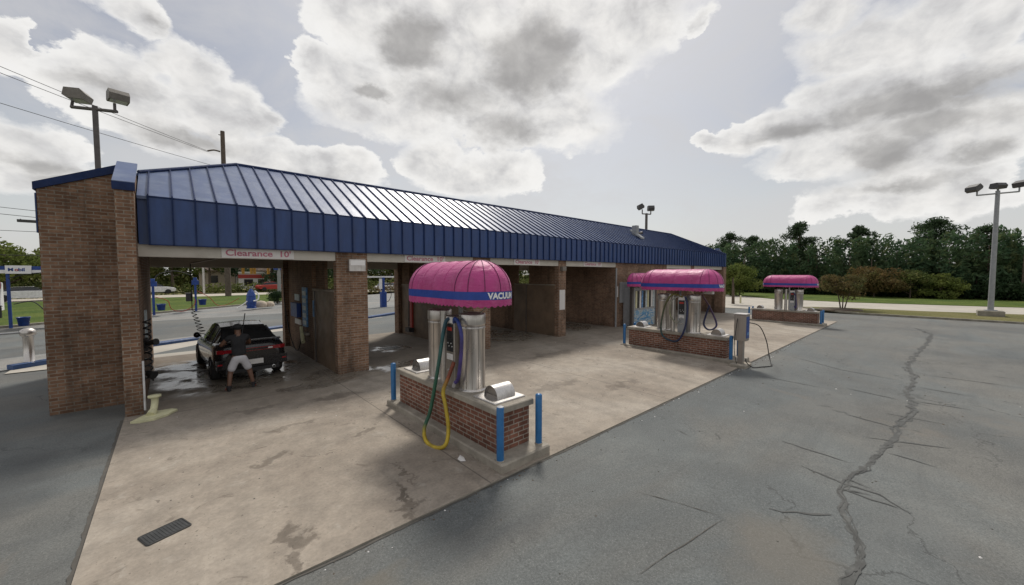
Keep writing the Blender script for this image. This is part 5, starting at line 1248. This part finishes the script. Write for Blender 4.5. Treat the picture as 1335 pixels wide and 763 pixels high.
def tree(name, label, x, y, z, H, R_, mat, n=3500, size=.16, crown_from=.3, trunk=.16, group=None, cat='tree', k=16, lean=0, multi=1):
    T = thing(name, label, cat, (x, y, z), group)
    mb = MB()
    for q in range(multi):
        a = q*2.4; ox, oy = (.12*math.cos(a), .12*math.sin(a)) if multi > 1 else (0, 0)
        top = (x+ox*6+lean, y+oy*6, z+H*.78)
        mb.tube([(x+ox, y+oy, z-.1), (x+ox*2.4, y+oy*2.4, z+H*.25), top], [trunk/multi**.5, trunk*.7/multi**.5, trunk*.2], 8)
    for q in range(7):
        a = q*2.39996; h0 = H*(crown_from+.05+.07*q); mb.tube([(x, y, z+h0), (x+R_*.6*math.cos(a), y+R_*.6*math.sin(a), z+h0+H*.15)], [trunk*.35, trunk*.1], 6)
    mb.build('trunk', 'bark', T)
    cz = z+H*(1+crown_from)/2; rz = H*(1-crown_from)/2
    cs, rs = blob_cluster(x+lean*.6, y, cz, R_, R_, rz, k)
    leaf_mesh('crown', cs, rs, n, size, mat, T, (x, y, z)); return T
# far pine wood beyond the mown grass: one mass of stuff
cs = []; rs = []
yy = -62.0
while yy < 60:
    for row in range(3):
        x_ = 75+row*3.2+RNG.rand()*2+abs(yy)*.03; h = 6.9+RNG.rand()*1.5+row*.3; y_ = yy+RNG.rand()*1.6
        kk = 9
        for q in range(kk):
            f = q/(kk-1); r = (1.75*(1-f*.70))*(.75+RNG.rand()*.5)
            a = RNG.rand()*6.28
            cs.append((x_+math.cos(a)*.5*(1-f), y_+math.sin(a)*.7*(1-f), -.4+.4+h*(.08+f*.90))); rs.append((r, r*1.1, .9*(1-.3*f)))
    yy += 1.35
# leading shoots give the ragged skyline
wo = leaf_mesh('pine_wood', cs, rs, 210000, .32, 'leaf_wood', None, (76, 0, -.4), flat=.5, fill=.25)
tag(wo, 'dense dark green pine wood along the far side of the mown grass', 'wood', kind='stuff')
# trunks, plus dark upright sheets added as shade inside the see-through wood
mb = MB()
for q in range(150):
    x_ = 75+RNG.rand()*8; y_ = -62+q*.82; mb.tube([(x_, y_, -.5), (x_, y_, 4.5+RNG.rand()*2)], [.13, .05], 5)
for q in range(60):
    x_ = 84; y_ = -66+q*2.2; h_ = 3.6+RNG.rand()*1.2; mb.add([(x_, y_, -.5), (x_+RNG.rand(), y_+2.5, -.5), (x_+RNG.rand(), y_+2.3, h_), (x_, y_+.2, h_)], [(0, 1, 2, 3)])
tk = mb.build('trunks_and_shade', 'bark', None, loc=(76, 0, -.4)); tk.parent = wo; tk.location = (0, 0, 0)
# undergrowth along its foot
cs = []; rs = []
for q in range(110):
    y_ = -60+q*1.05; cs.append((73.2+RNG.rand()*1.6, y_, .2+RNG.rand()*.5)); rs.append((.9, 1.0, .7+RNG.rand()*.9))
ug = leaf_mesh('undergrowth', cs, rs, 22000, .20, 'leaf_dark', None, (73, 0, -.4), fill=.2)
tag(ug, 'low dark undergrowth along the foot of the pine wood', 'undergrowth', kind='stuff')
# tall pines standing above the wood
def pine(label, x, y, z, H, R_, n=2600, open_=.62, seed=0):
    T = thing('pine_tree', label, 'pine tree', (x, y, z), 'tall pines above the wood')
    mb = MB(); mb.tube([(x, y, z), (x+.1, y+.15, z+H*.5), (x, y, z+H*.97)], [.26, .20, .05], 8)
    cs = []; rs = []; rg = np.random.RandomState(seed)
    k = 17
    for q in range(k):
        f = q/(k-1); h = z+H*(open_+(1-open_)*f*.97); a = rg.rand()*6.28; L = R_*(math.sin(math.pi*min(1, .22+f*.78))**.8)*(.55+rg.rand()*.5)
        ex, ey, ez = x+L*math.cos(a), y+L*math.sin(a), h+L*.18
        mb.tube([(x, y, h-.2), (ex, ey, ez)], [.07, .03], 5); cs.append((ex, ey, ez)); rs.append((R_*.36, R_*.36, R_*.22)); cs.append((x+(ex-x)*.45, y+(ey-y)*.45, ez+.1)); rs.append((R_*.34, R_*.34, R_*.22))
    cs.append((x, y, z+H*.96)); rs.append((R_*.42, R_*.42, R_*.22))
    mb.build('trunk', 'bark', T); leaf_mesh('crown', cs, rs, int(n*1.3), .20, 'leaf_pine', T, (x, y, z), flat=.5, fill=.3); return T
pine('tall round-topped pine just right of the end of the building roof', 85, 27.0, -.4, 11.3, 2.6, seed=1)
pine('low flat-topped pine between the roof end and the tallest pine', 85, 22.8, -.4, 10.3, 2.6, seed=2)
pine('tallest open-crowned pine above the farthest pink awning', 80, 14.6, -.4, 11.7, 2.7, 3000, .52, seed=3)
pine('compact pine above the middle of the wood, right of the tallest pine', 82, 7.4, -.4, 10.6, 2.0, seed=4)
pine('broad flat-crowned pine left of the three-headed lamp post', 84, -1.0, -.4, 11.0, 3.4, 3200, .60, seed=5)
pine('sparse pine just behind the three-headed lamp post', 84, -5.6, -.4, 9.6, 2.6, 1500, .62, seed=6)
# shrubs in front of the wood
tree('russet_shrub', 'wide russet shrub before the pine wood, right of the farthest pink awning', 71.5, 4.6, -.4, 4.4, 3.6, 'leaf_rust', 6000, .15, .05, .1, cat='shrub', k=26)
tree('lime_shrub', 'yellow-green shrub before the wood, left of the three-headed lamp post', 72.5, -1.4, -.4, 3.3, 2.6, 'leaf_lime', 3500, .15, .0, .1, cat='shrub', k=16)
tree('olive_shrub', 'olive shrub at the wood edge between the russet and yellow-green shrubs', 72.2, 1.2, -.4, 4.0, 2.2, 'leaf_street', 2600, .15, .0, .1, cat='shrub', k=16)
tree('roadside_shrub', 'yellow-green bushy tree just right of the building end', 61.0, 18.0, -.4, 4.6, 3.1, 'leaf_lime', 6500, .14, .02, .1, cat='shrub', k=18)
tree('crape_myrtle', 'multi-stemmed crape myrtle in a dark ring on the kerb corner beyond the farthest island', 42.9, 4.7, -.33, 3.2, 1.75, 'leaf_myrtle', 4200, .085, .26, .11, k=20, multi=4)
T = thing('planting_ring', 'dark mulch ring round the crape myrtle on the kerb corner', 'planting bed', (42.9, 4.7, -.34))
mb = MB(); mb.lathe((42.6, 4.8, -.35), [(1.5, 0), (1.4, .10), (.8, .14), (0, .15)], 20); mb.build('mulch', 'bark', T)
for lab, x_, y_, dz in (('low dark kerb island with a small tree beside the building end', 43.6, 13.4, 0),):
    T = thing('roadside_tree', 'thin dark tree beside the far corner of the building', 'tree', (44.0, 13.55, -.44))
    mb = MB(); mb.tube([(44, 13.55, -.44), (44.05, 13.6, 1.2), (44.0, 13.7, 3.4)], [.16, .12, .05], 8); mb.build('trunk', 'bark', T)
    c_, r_ = blob_cluster(44, 13.9, 2.6, 1.1, 1.1, 1.1, 10); leaf_mesh('crown', c_, r_, 1800, .10, 'leaf_lime', T, (44.0, 13.55, -.44))
T = thing('marker_post', 'short pale marker post by the roadside just right of the building end', 'post', (45.5, 13.3, -.4))
mb = MB(); mb.lathe((45.5, 13.3, -.4), [(.09, 0), (.09, .75), (.05, .85), (0, .86)], 10); mb.build('post', 'yellow_pale', T)
# street trees and bushes across the back street (seen through and beside the building)
bt = [(-26, 78, 9.5, 4.5, 'leaf_street'), (-19.5, 74, 8.4, 4.2, 'leaf_street'), (-14.2, 72, 7.6, 3.6, 'leaf_lime'), (-9.2, 77, 7.9, 3.6, 'leaf_street'), (-4.6, 79, 7.3, 3.4, 'leaf_lime'), (.2, 77, 7.0, 3.3, 'leaf_street'),
      (5.0, 83, 8.0, 3.4, 'leaf_lime'), (9.5, 88, 9.0, 3.4, 'leaf_wood'), (14.3, 84, 8.6, 3.8, 'leaf_wood'), (20, 86, 9.0, 4.2, 'leaf_street'), (26, 84, 8.6, 4.2, 'leaf_wood'), (32, 86, 8.8, 4.2, 'leaf_wood'),
      (38, 84, 8.4, 4.0, 'leaf_street'), (45, 82, 8.8, 4.5, 'leaf_wood'), (53, 78, 8.6, 4.5, 'leaf_wood')]
bl = ['leafy tree at the far left edge, leftmost of the trees across the street', 'second leafy tree from the far left across the street', 'yellow-green tree above the forecourt canopy at far left', 'leafy tree just left of the brick wing wall, across the street',
      'yellow-green tree behind the left brick pier across the street', 'grey-green street tree behind the white car, seen through the first bay', 'bright yellow-green tree beside the slim pale pole', 'dark tree behind the tan house', 'dark tree behind the traffic signals',
      'pale leafy tree right of the traffic signals', 'dark tree left in the view through the second bay', 'dark tree behind the blue pedestal in the second bay', 'pale leafy tree right in the view through the second bay', 'dark tree hidden mostly behind the middle bays', 'dark tree behind the far bays']
for (x_, y_, h, r, mt_), lb in zip(bt, bl):
    tree('street_tree', lb, x_, y_, 0, h, r, mt_, 2600, .24, .16 if x_ < -5 or x_ > 12 else .28, .26, group='trees across the street', k=14)
cs, rs = blob_cluster(7.35, 40.6, .7, .95, .95, .72, 14, .5)
hb = thing('round_bush', 'dark clipped round bush on the verge, seen through the first bay', 'bush', (7.35, 40.6, 0)); leaf_mesh('foliage', cs, rs, 3500, .06, 'leaf_dark', hb, (7.35, 40.6, 0))
mb = MB(); mb.tube([(7.35, 40.6, 0), (7.35, 40.6, .6)], .06, 6); mb.build('stem', 'bark', hb)
cs = []; rs = []
for q in range(95):
    for f in (.12, .38, .64, .88):
        x_ = -75+q*1.75+RNG.rand(); h = (6.3+1.4*math.sin(q*.55)+RNG.rand()*1.4)*(1+max(0, x_-10)*.006); cs.append((x_, 93+RNG.rand()*3-max(0, x_-20)*.12, h*f)); rs.append((1.9-f*.7, 1.5, 1.3))
tb = leaf_mesh('tree_belt', cs, rs, 70000, .34, 'leaf_street', None, (0, 94, 0), fill=.3); tag(tb, 'belt of mixed green trees closing the view across the street', 'tree belt', kind='stuff')
cs = []; rs = []
for q in range(40): cs.append((-40+q*3.0, 75+RNG.rand()*2, .5)); rs.append((1.9, 1.0, .9+RNG.rand()*.7))
hg = leaf_mesh('hedge', cs, rs, 15000, .18, 'leaf_street', None, (0, 75, 0), fill=.2); tag(hg, 'low straggling hedge under the trees across the street', 'hedge', kind='stuff')
cs = []; rs = []
for q in range(16): cs.append((24+q*1.1, 60.5+q*.5, .25)); rs.append((.8, .7, .75))
rb_ = leaf_mesh('red_flower_bed', cs, rs, 3000, .12, 'leaf_rust', None, (30, 63, -.3), fill=.2); tag(rb_, 'long low bed of russet bushes seen through the second bay', 'flower bed', kind='stuff')

# ------------------------------------------------------------------ black sedan in the first bay
CARC = Vector((1.37, 13.42, .024)); CYAW = R(90+3.5)
T = thing('black_sedan', 'wet black sedan seen from behind in the first wash bay', 'car', tuple(CARC))
Rm = Matrix.Rotation(CYAW, 3, 'Z')
def ct(x, y, z): return tuple(CARC+Rm @ Vector((x, y, z)))      # x forward, y left
# lower body: stations along length, each a ring of half-profile points mirrored
ST = [(-2.46, .42, .70, .90, .62), (-2.42, .30, .84, 1.00, .78), (-2.25, .22, .92, 1.06, .86), (-1.9, .20, .945, 1.085, .90), (-1.3, .18, .95, 1.04, .93), (-.4, .17, .945, .99, .93), (.6, .17, .945, .97, .93),
      (1.1, .18, .945, .965, .90), (1.7, .20, .94, .93, .86), (2.2, .24, .88, .82, .78), (2.45, .34, .72, .68, .62)]
mb = MB(); ring = []
for (xx, zb_, hw, zt_, ht) in ST:
    half = [(0, zb_), (hw*.80, zb_), (hw*.97, zb_+.14), (hw, zb_+(zt_-zb_)*.50), (hw*.975, zt_-.16), (ht*.93, zt_-.03), (ht*.55, zt_+.015), (0, zt_+.025)]
    full = half+[(-a, b) for a, b in half[-2:0:-1]]
    ring.append([ct(xx, a, b) for a, b in full])
n = len(ring[0])
mb.add([v for r in ring for v in r], [(i*n+j, i*n+(j+1) % n, (i+1)*n+(j+1) % n, (i+1)*n+j) for i in range(len(ST)-1) for j in range(n)], True)
mb.add(ring[0], [tuple(range(n))]); mb.add(ring[-1], [tuple(range(n-1, -1, -1))])
body = mb.build('body', 'car_black', T)
# greenhouse
GS = [(-1.98, 1.075, .70), (-1.55, 1.26, .655), (-1.05, 1.42, .60), (-.5, 1.475, .58), (.1, 1.46, .585), (.55, 1.37, .61), (1.15, 1.02, .74)]
mb = MB(); gl = MB(); base = [(xx, .93 if xx > 0 else 1.0, .80) for xx, _, _ in GS]
L = len(GS)
for k in range(L-1):
    (x1, z1, w1), (x2, z2, w2) = GS[k], GS[k+1]
    tgt = gl if k in (0, 1, 5) else mb
    tgt.add([ct(x1, -w1, z1), ct(x1, w1, z1), ct(x2, w2, z2), ct(x2, -w2, z2), ct(x1, 0, z1+.03), ct(x2, 0, z2+.03)], [(0, 4, 5, 3), (4, 1, 2, 5)], True)
    for s in (-1, 1):
        b1 = .86; lo1 = 1.0 if x1 < .3 else .95; lo2 = 1.0 if x2 < .3 else .95
        f = [ct(x1, s*b1, lo1), ct(x2, s*b1, lo2), ct(x2, s*w2, z2), ct(x1, s*w1, z1)]
        (mb if k in (0, 5) else gl).add(f, [(0, 1, 2, 3)])
mb.build('roof', 'car_black', T); gl.build('windows', 'glass', T)
# window pillars
mb = MB()
for s in (-1, 1):
    for (x1, x2, w2, z2) in ((-.42, -.44, .58, 1.475), (-1.35, -1.2, .61, 1.39)):
        mb.tube([ct(x1, s*.868, .98), ct(x2, s*(w2+.01), z2)], .035, 6)
mb.build('pillar', 'car_black', T)
for s in (-1, 1):
    mb = MB(); mb.bbox(0, 0, 0, .1, .1, .1)
    mb = MB(); c0_ = ct(.75, s*1.02, 1.05); mb.lathe(c0_, [(0, -.07), (.07, -.06), (.10, 0), (.08, .05), (0, .07)], 10, Rm @ Vector((1, 0, 0))); mb.tube([ct(.75, s*.9, 1.0), ct(.75, s*1.0, 1.03)], .03, 6); mb.build('wing_mirror', 'car_black', T)
# tail lamp bar
mb = MB()
def bar(y0, y1, z0, z1, xo):
    return [ct(xo, y0, z0), ct(xo, y1, z0), ct(xo, y1, z1), ct(xo, y0, z1)]
mb.prism(bar(-.74, .74, .835, .925, -2.475), Rm @ Vector((.06, 0, 0)))
for s in (-1, 1): mb.prism([ct(-2.475, s*.74, .82), ct(-2.36, s*.90, .83), ct(-2.36, s*.90, .92), ct(-2.475, s*.74, .93)], Rm @ Vector((.05, 0, 0)))
tl = mb.build('tail_light', 'tail_red', T)
mb = MB(); mb.prism(bar(-.52, .52, .852, .908, -2.482), Rm @ Vector((.01, 0, 0))); mb.build('dark_insert', 'car_black', tl)
mb = MB(); [mb.prism(bar(s*.40, s*.52, .858, .898, -2.487), Rm @ Vector((.008, 0, 0))) for s in (-1, 1)]; mb.build('reversing_light', 'tail_clear', tl)
mb = MB(); mb.prism(bar(-.93, .93, .40, .66, -2.472), Rm @ Vector((.05, 0, 0))); bmp = mb.build('bumper', 'car_black', T)
mb = MB(); mb.prism(bar(-.70, .70, .26, .40, -2.44), Rm @ Vector((.05, 0, 0))); mb.build('diffuser', 'black', T)
mb = MB(); mb.prism(bar(-.26, .26, .46, .60, -2.482), Rm @ Vector((.008, 0, 0))); mb.build('number_plate', 'sign_white', T)
for s in (-1, 1):
    mb = MB(); mb.lathe(ct(-2.46, s*.55, .31), [(.035, 0), (.05, 0), (.05, .12)], 12, Rm @ Vector((1, 0, 0))); mb.build('exhaust_tip', 'chrome', T)
    mb = MB(); mb.prism([ct(-2.478, s*.78, .52), ct(-2.478, s*.90, .52), ct(-2.478, s*.90, .56), ct(-2.478, s*.78, .56)], Rm @ Vector((.01, 0, 0))); mb.build('reflector', 'tail_red', T)
mb = MB(); mb.prism([ct(-2.30, -.80, 1.085), ct(-2.30, .80, 1.085), ct(-2.18, .80, 1.10), ct(-2.18, -.80, 1.10)], (0, 0, .03)); mb.build('boot_spoiler', 'car_black', T)
for sx in (-1.52, 1.52):
    for s in (-1, 1):
        c_ = ct(sx, s*.84, .34); ax = Rm @ Vector((0, s, 0))
        mb = MB(); mb.lathe(c_, [(.22, -.11), (.31, -.12), (.345, -.09), (.35, 0), (.345, .09), (.31, .125), (.23, .12)], 26, ax); wh = mb.build('wheel', 'tyre', T)
        mb = MB(); mb.lathe(c_, [(.23, .11), (.21, .06), (.06, .09), (0, .09)], 20, ax)
        for q in range(5):
            a = q*2*math.pi/5; mb.tube([Vector(c_)+ax*.10, Vector(c_)+ax*.10+(Rm @ Vector((math.cos(a), 0, math.sin(a))))*.22], [.03, .022], 6)
        mb.build('rim', 'rim', wh)
mb = MB(); mb.tube([ct(-1.0, .1, 1.45), ct(-1.12, .1, 1.58)], .01, 5); mb.build('aerial', 'black', T)
T.scale = (.81, .83, .90)

# ------------------------------------------------------------------ person washing the car
def skin_fig(name, verts, edges, rad, mat, parent, sub=2, base=None, root=0):
    me = bpy.data.meshes.new(name); bs = Vector(parent['_base']) if parent is not None else Vector(base)
    me.from_pydata([Vector(v)-bs for v in verts], edges, []); me.update()
    o = bpy.data.objects.new(name, me); COL.objects.link(o)
    if parent is not None: o.parent = parent
    else: o.location = bs
    sk = o.modifiers.new('skin', 'SKIN'); sk.use_smooth_shade = True
    if not me.skin_vertices: me.attributes  # layer is made by the modifier below
    lay = me.skin_vertices[0].data if me.skin_vertices else None
    if lay is None: return o
    for i, r in enumerate(rad):
        lay[i].radius = r if isinstance(r, tuple) else (r, r); lay[i].use_root = (i == root)
    ss = o.modifiers.new('sub', 'SUBSURF'); ss.levels = sub; ss.render_levels = sub
    me.materials.append(M[mat]); return o
PX, PY = 1.13, 10.70; PZ = .022
# frame: f = towards the car (+y, slightly -x), r = to the person's right (+x)
def pt(r, f, z): return (PX+r, PY+f, PZ+z)
def capsule_body(name, chains, mat, parent, n=14, label=None):
    """one continuous surface: skin-modifier skeleton with tapered radii"""
    verts = []; edges = []; rad = []; index = {}
    for ch in chains:
        prev = None
        for (p, r) in ch:
            key = tuple(round(c, 4) for c in p)
            if key not in index: index[key] = len(verts); verts.append(p); rad.append(r)
            i = index[key]
            if prev is not None: edges.append((prev, i))
            prev = i
    me = bpy.data.meshes.new(name); bs = Vector(parent['_base'])
    me.from_pydata([Vector(v)-bs for v in verts], edges, []); me.update()
    o = bpy.data.objects.new(name, me); COL.objects.link(o); o.parent = parent; o['_base'] = list(bs)
    sk = o.modifiers.new('skin', 'SKIN'); sk.use_smooth_shade = True; sk.branch_smoothing = .5
    if not me.skin_vertices:
        bm_ = bmesh.new(); bm_.from_mesh(me); bm_.verts.layers.skin.verify(); bm_.to_mesh(me); bm_.free()
    lay = me.skin_vertices[0].data
    for i, r in enumerate(rad):
        lay[i].radius = r if isinstance(r, tuple) else (r, r); lay[i].use_root = (i == 0)
    ss = o.modifiers.new('sub', 'SUBSURF'); ss.levels = 2; ss.render_levels = 2
    me.materials.append(M[mat]); return o
PT = thing('person', 'person in black cap, black shirt and pale shorts leaning on the black car', 'person', (PX, PY, PZ))
pel = (pt(.0, .0, .86), (.15, .115)); 
hipL = (pt(-.10, .0, .82), .092); kneeL = (pt(-.19, .03, .46), .062); ankL = (pt(-.24, -.06, .09), .042); toeL = (pt(-.25, .10, .035), .038)
hipR = (pt(.10, .0, .82), .092); kneeR = (pt(.21, .05, .46), .062); ankR = (pt(.28, .00, .09), .042); toeR = (pt(.31, .16, .035), .038)
calfL = (pt(-.21, -.01, .33), .058); calfR = (pt(.235, .03, .33), .058)
wst = (pt(.0, .04, 1.00), (.145, .10)); cst = (pt(.0, .09, 1.19), (.165, .12)); uch = (pt(.0, .13, 1.33), (.13, .10)); nck = (pt(.0, .16, 1.43), .056)
shL = (pt(-.185, .13, 1.335), .066); elL = (pt(-.36, .22, 1.13), .045); wrL = (pt(-.27, .44, 1.10), .030); haL = (pt(-.255, .52, 1.10), (.038, .02))
shR = (pt(.185, .13, 1.335), .066); elR = (pt(.27, .33, 1.12), .045); wrR = (pt(.16, .53, 1.10), .030); haR = (pt(.14, .60, 1.10), (.038, .02))
hd0 = (pt(.0, .18, 1.49), .070); hd1 = (pt(.0, .20, 1.565), .088); hd2 = (pt(.0, .20, 1.64), .070)
chains = [[pel, wst, cst, uch, nck, hd0, hd1, hd2], [pel, hipL, kneeL, calfL, ankL, toeL], [pel, hipR, kneeR, calfR, ankR, toeR], [uch, shL, elL, wrL, haL], [uch, shR, elR, wrR, haR]]
for hand, sgn in ((haL, 1), (haR, -1)):
    hx, hy, hz = hand[0]
    for q, (dx, dl) in enumerate(((-.030, .062), (-.010, .075), (.012, .070), (.031, .055))):
        chains.append([hand, ((hx+dx, hy+.035, hz+.004), .0095), ((hx+dx*1.15, hy+.035+dl*.6, hz+.002), .0085), ((hx+dx*1.2, hy+.03+dl, hz-.018), .0075)])
    chains.append([hand, ((hx+sgn*.045, hy+.012, hz), .0105), ((hx+sgn*.062, hy+.045, hz-.008), .0085)])
body_o = capsule_body('body', chains, 'skin', PT)
# face: small features on the far side of the head, ears at the sides
hc_ = Vector(pt(0, .20, 1.565))
mb = MB(); mb.lathe(hc_+Vector((0, .095, -.01)), [(.018, -.02), (.012, .012), (0, .022)], 8, (0, 1, 0))
for s in (-1, 1): mb.lathe(hc_+Vector((s*.088, 0, -.005)), [(.026, -.012), (.026, .008), (.012, .016), (0, .014)], 10, (s, 0, 0))
mb.build('ears_and_nose', 'skin', PT)
for s in (-1, 1):
    mb = MB(); mb.lathe(hc_+Vector((s*.032, .083, .012)), [(.011, -.006), (.009, .004), (0, .007)], 8, (0, 1, 0)); mb.build('eye', 'white', PT)
mb = MB(); mb.tube([hc_+Vector((-.024, .086, -.045)), hc_+Vector((0, .092, -.048)), hc_+Vector((.024, .086, -.045))], .006, 6); mb.build('mouth', 'red', PT)
# clothes: slightly larger skinned shells
def grow(c, k): p, r = c; return (p, (r[0]*k, r[1]*k) if isinstance(r, tuple) else r*k)
sl1 = (pt(-.27, .17, 1.24), .080); sr1 = (pt(.225, .22, 1.24), .080)
capsule_body('black_shirt', [[(pt(0, .0, .80), (.178, .138)), grow(wst, 1.14), grow(cst, 1.14), grow(uch, 1.16), (pt(0, .15, 1.40), (.075, .075))], [grow(uch, 1.16), (shL[0], .085), sl1], [grow(uch, 1.16), (shR[0], .085), sr1]], 'shirt', PT)
capsule_body('pale_shorts', [[(pt(0, .0, .93), (.155, .12)), (pt(0, 0, .84), (.165, .13))], [(pt(0, 0, .84), (.165, .13)), (pt(-.115, .005, .74), .102), (pt(-.185, .03, .46), .098)], [(pt(0, 0, .84), (.165, .13)), (pt(.115, .01, .74), .102), (pt(.205, .045, .46), .098)]], 'shorts', PT)
mb = MB()
prof = []
for k in range(9): a = math.pi/2*k/8; prof.append((.108*math.cos(a), .10*math.sin(a)))
mb.lathe(hc_+Vector((0, -.005, .005)), [(.095, -.05), (.104, -.02)]+prof, 18); mb.lathe(hc_+Vector((0, .01, .012)), [(.104, 0), (.150, -.004), (.150, .004), (.104, .008)], 18); mb.build('black_cap', 'hair', PT)
for s, (ak, to) in ((-1, (ankL, toeL)), (1, (ankR, toeR))):
    a = Vector(ak[0]); b_ = Vector(to[0]); d = (b_-a); d.z = 0; d.normalize(); lat = Vector((-d.y, d.x, 0))
    mb = MB(); rings_ = []
    for (u, w_, h_) in ((-.07, .030, .075), (-.03, .040, .085), (.05, .042, .075), (.13, .046, .055), (.19, .040, .04), (.215, .02, .03)):
        c_ = Vector((a.x, a.y, PZ))+d*u
        rings_.append([c_+lat*w_*math.cos(q*math.pi/4)+Vector((0, 0, h_*.5+h_*.5*math.sin(q*math.pi/4))) for q in range(8)])
    mb.add([v for r in rings_ for v in r], [(i*8+j, i*8+(j+1) % 8, (i+1)*8+(j+1) % 8, (i+1)*8+j) for i in range(5) for j in range(8)], True); mb.add(rings_[0], [tuple(range(8))]); mb.add(rings_[-1], [tuple(range(7, -1, -1))])
    sh = mb.build('shoe', 'black', PT)
    mb = MB(); mb.lathe(Vector((a.x, a.y, PZ+.045))+d*.17, [(.047, -.045), (.049, -.02), (.044, .004)], 10); mb.build('toe_cap', 'red', sh)
    mb = MB(); mb.lathe((a.x, a.y, PZ+.07), [(.050, 0), (.050, .06), (.044, .075)], 12); mb.build('sock', 'shirt', sh)
# spray wand resting against the car
PT.scale = (.91, .91, .91)
T = thing('spray_wand', 'thin black pressure wand leaning up over the car roof beside the person', 'spray wand', (1.3, 11.2, 1.1))
mb = MB(); mb.tube([(1.22, 11.12, 1.10), (1.36, 11.5, 1.72)], .011, 6); mb.build('lance', 'black', T); mb = MB(); mb.tube([(1.20, 11.06, 1.0), (1.225, 11.14, 1.14)], .022, 8); mb.build('grip', 'rubber', T)

for o in bpy.data.objects:
    if '_base' in o: del o['_base']
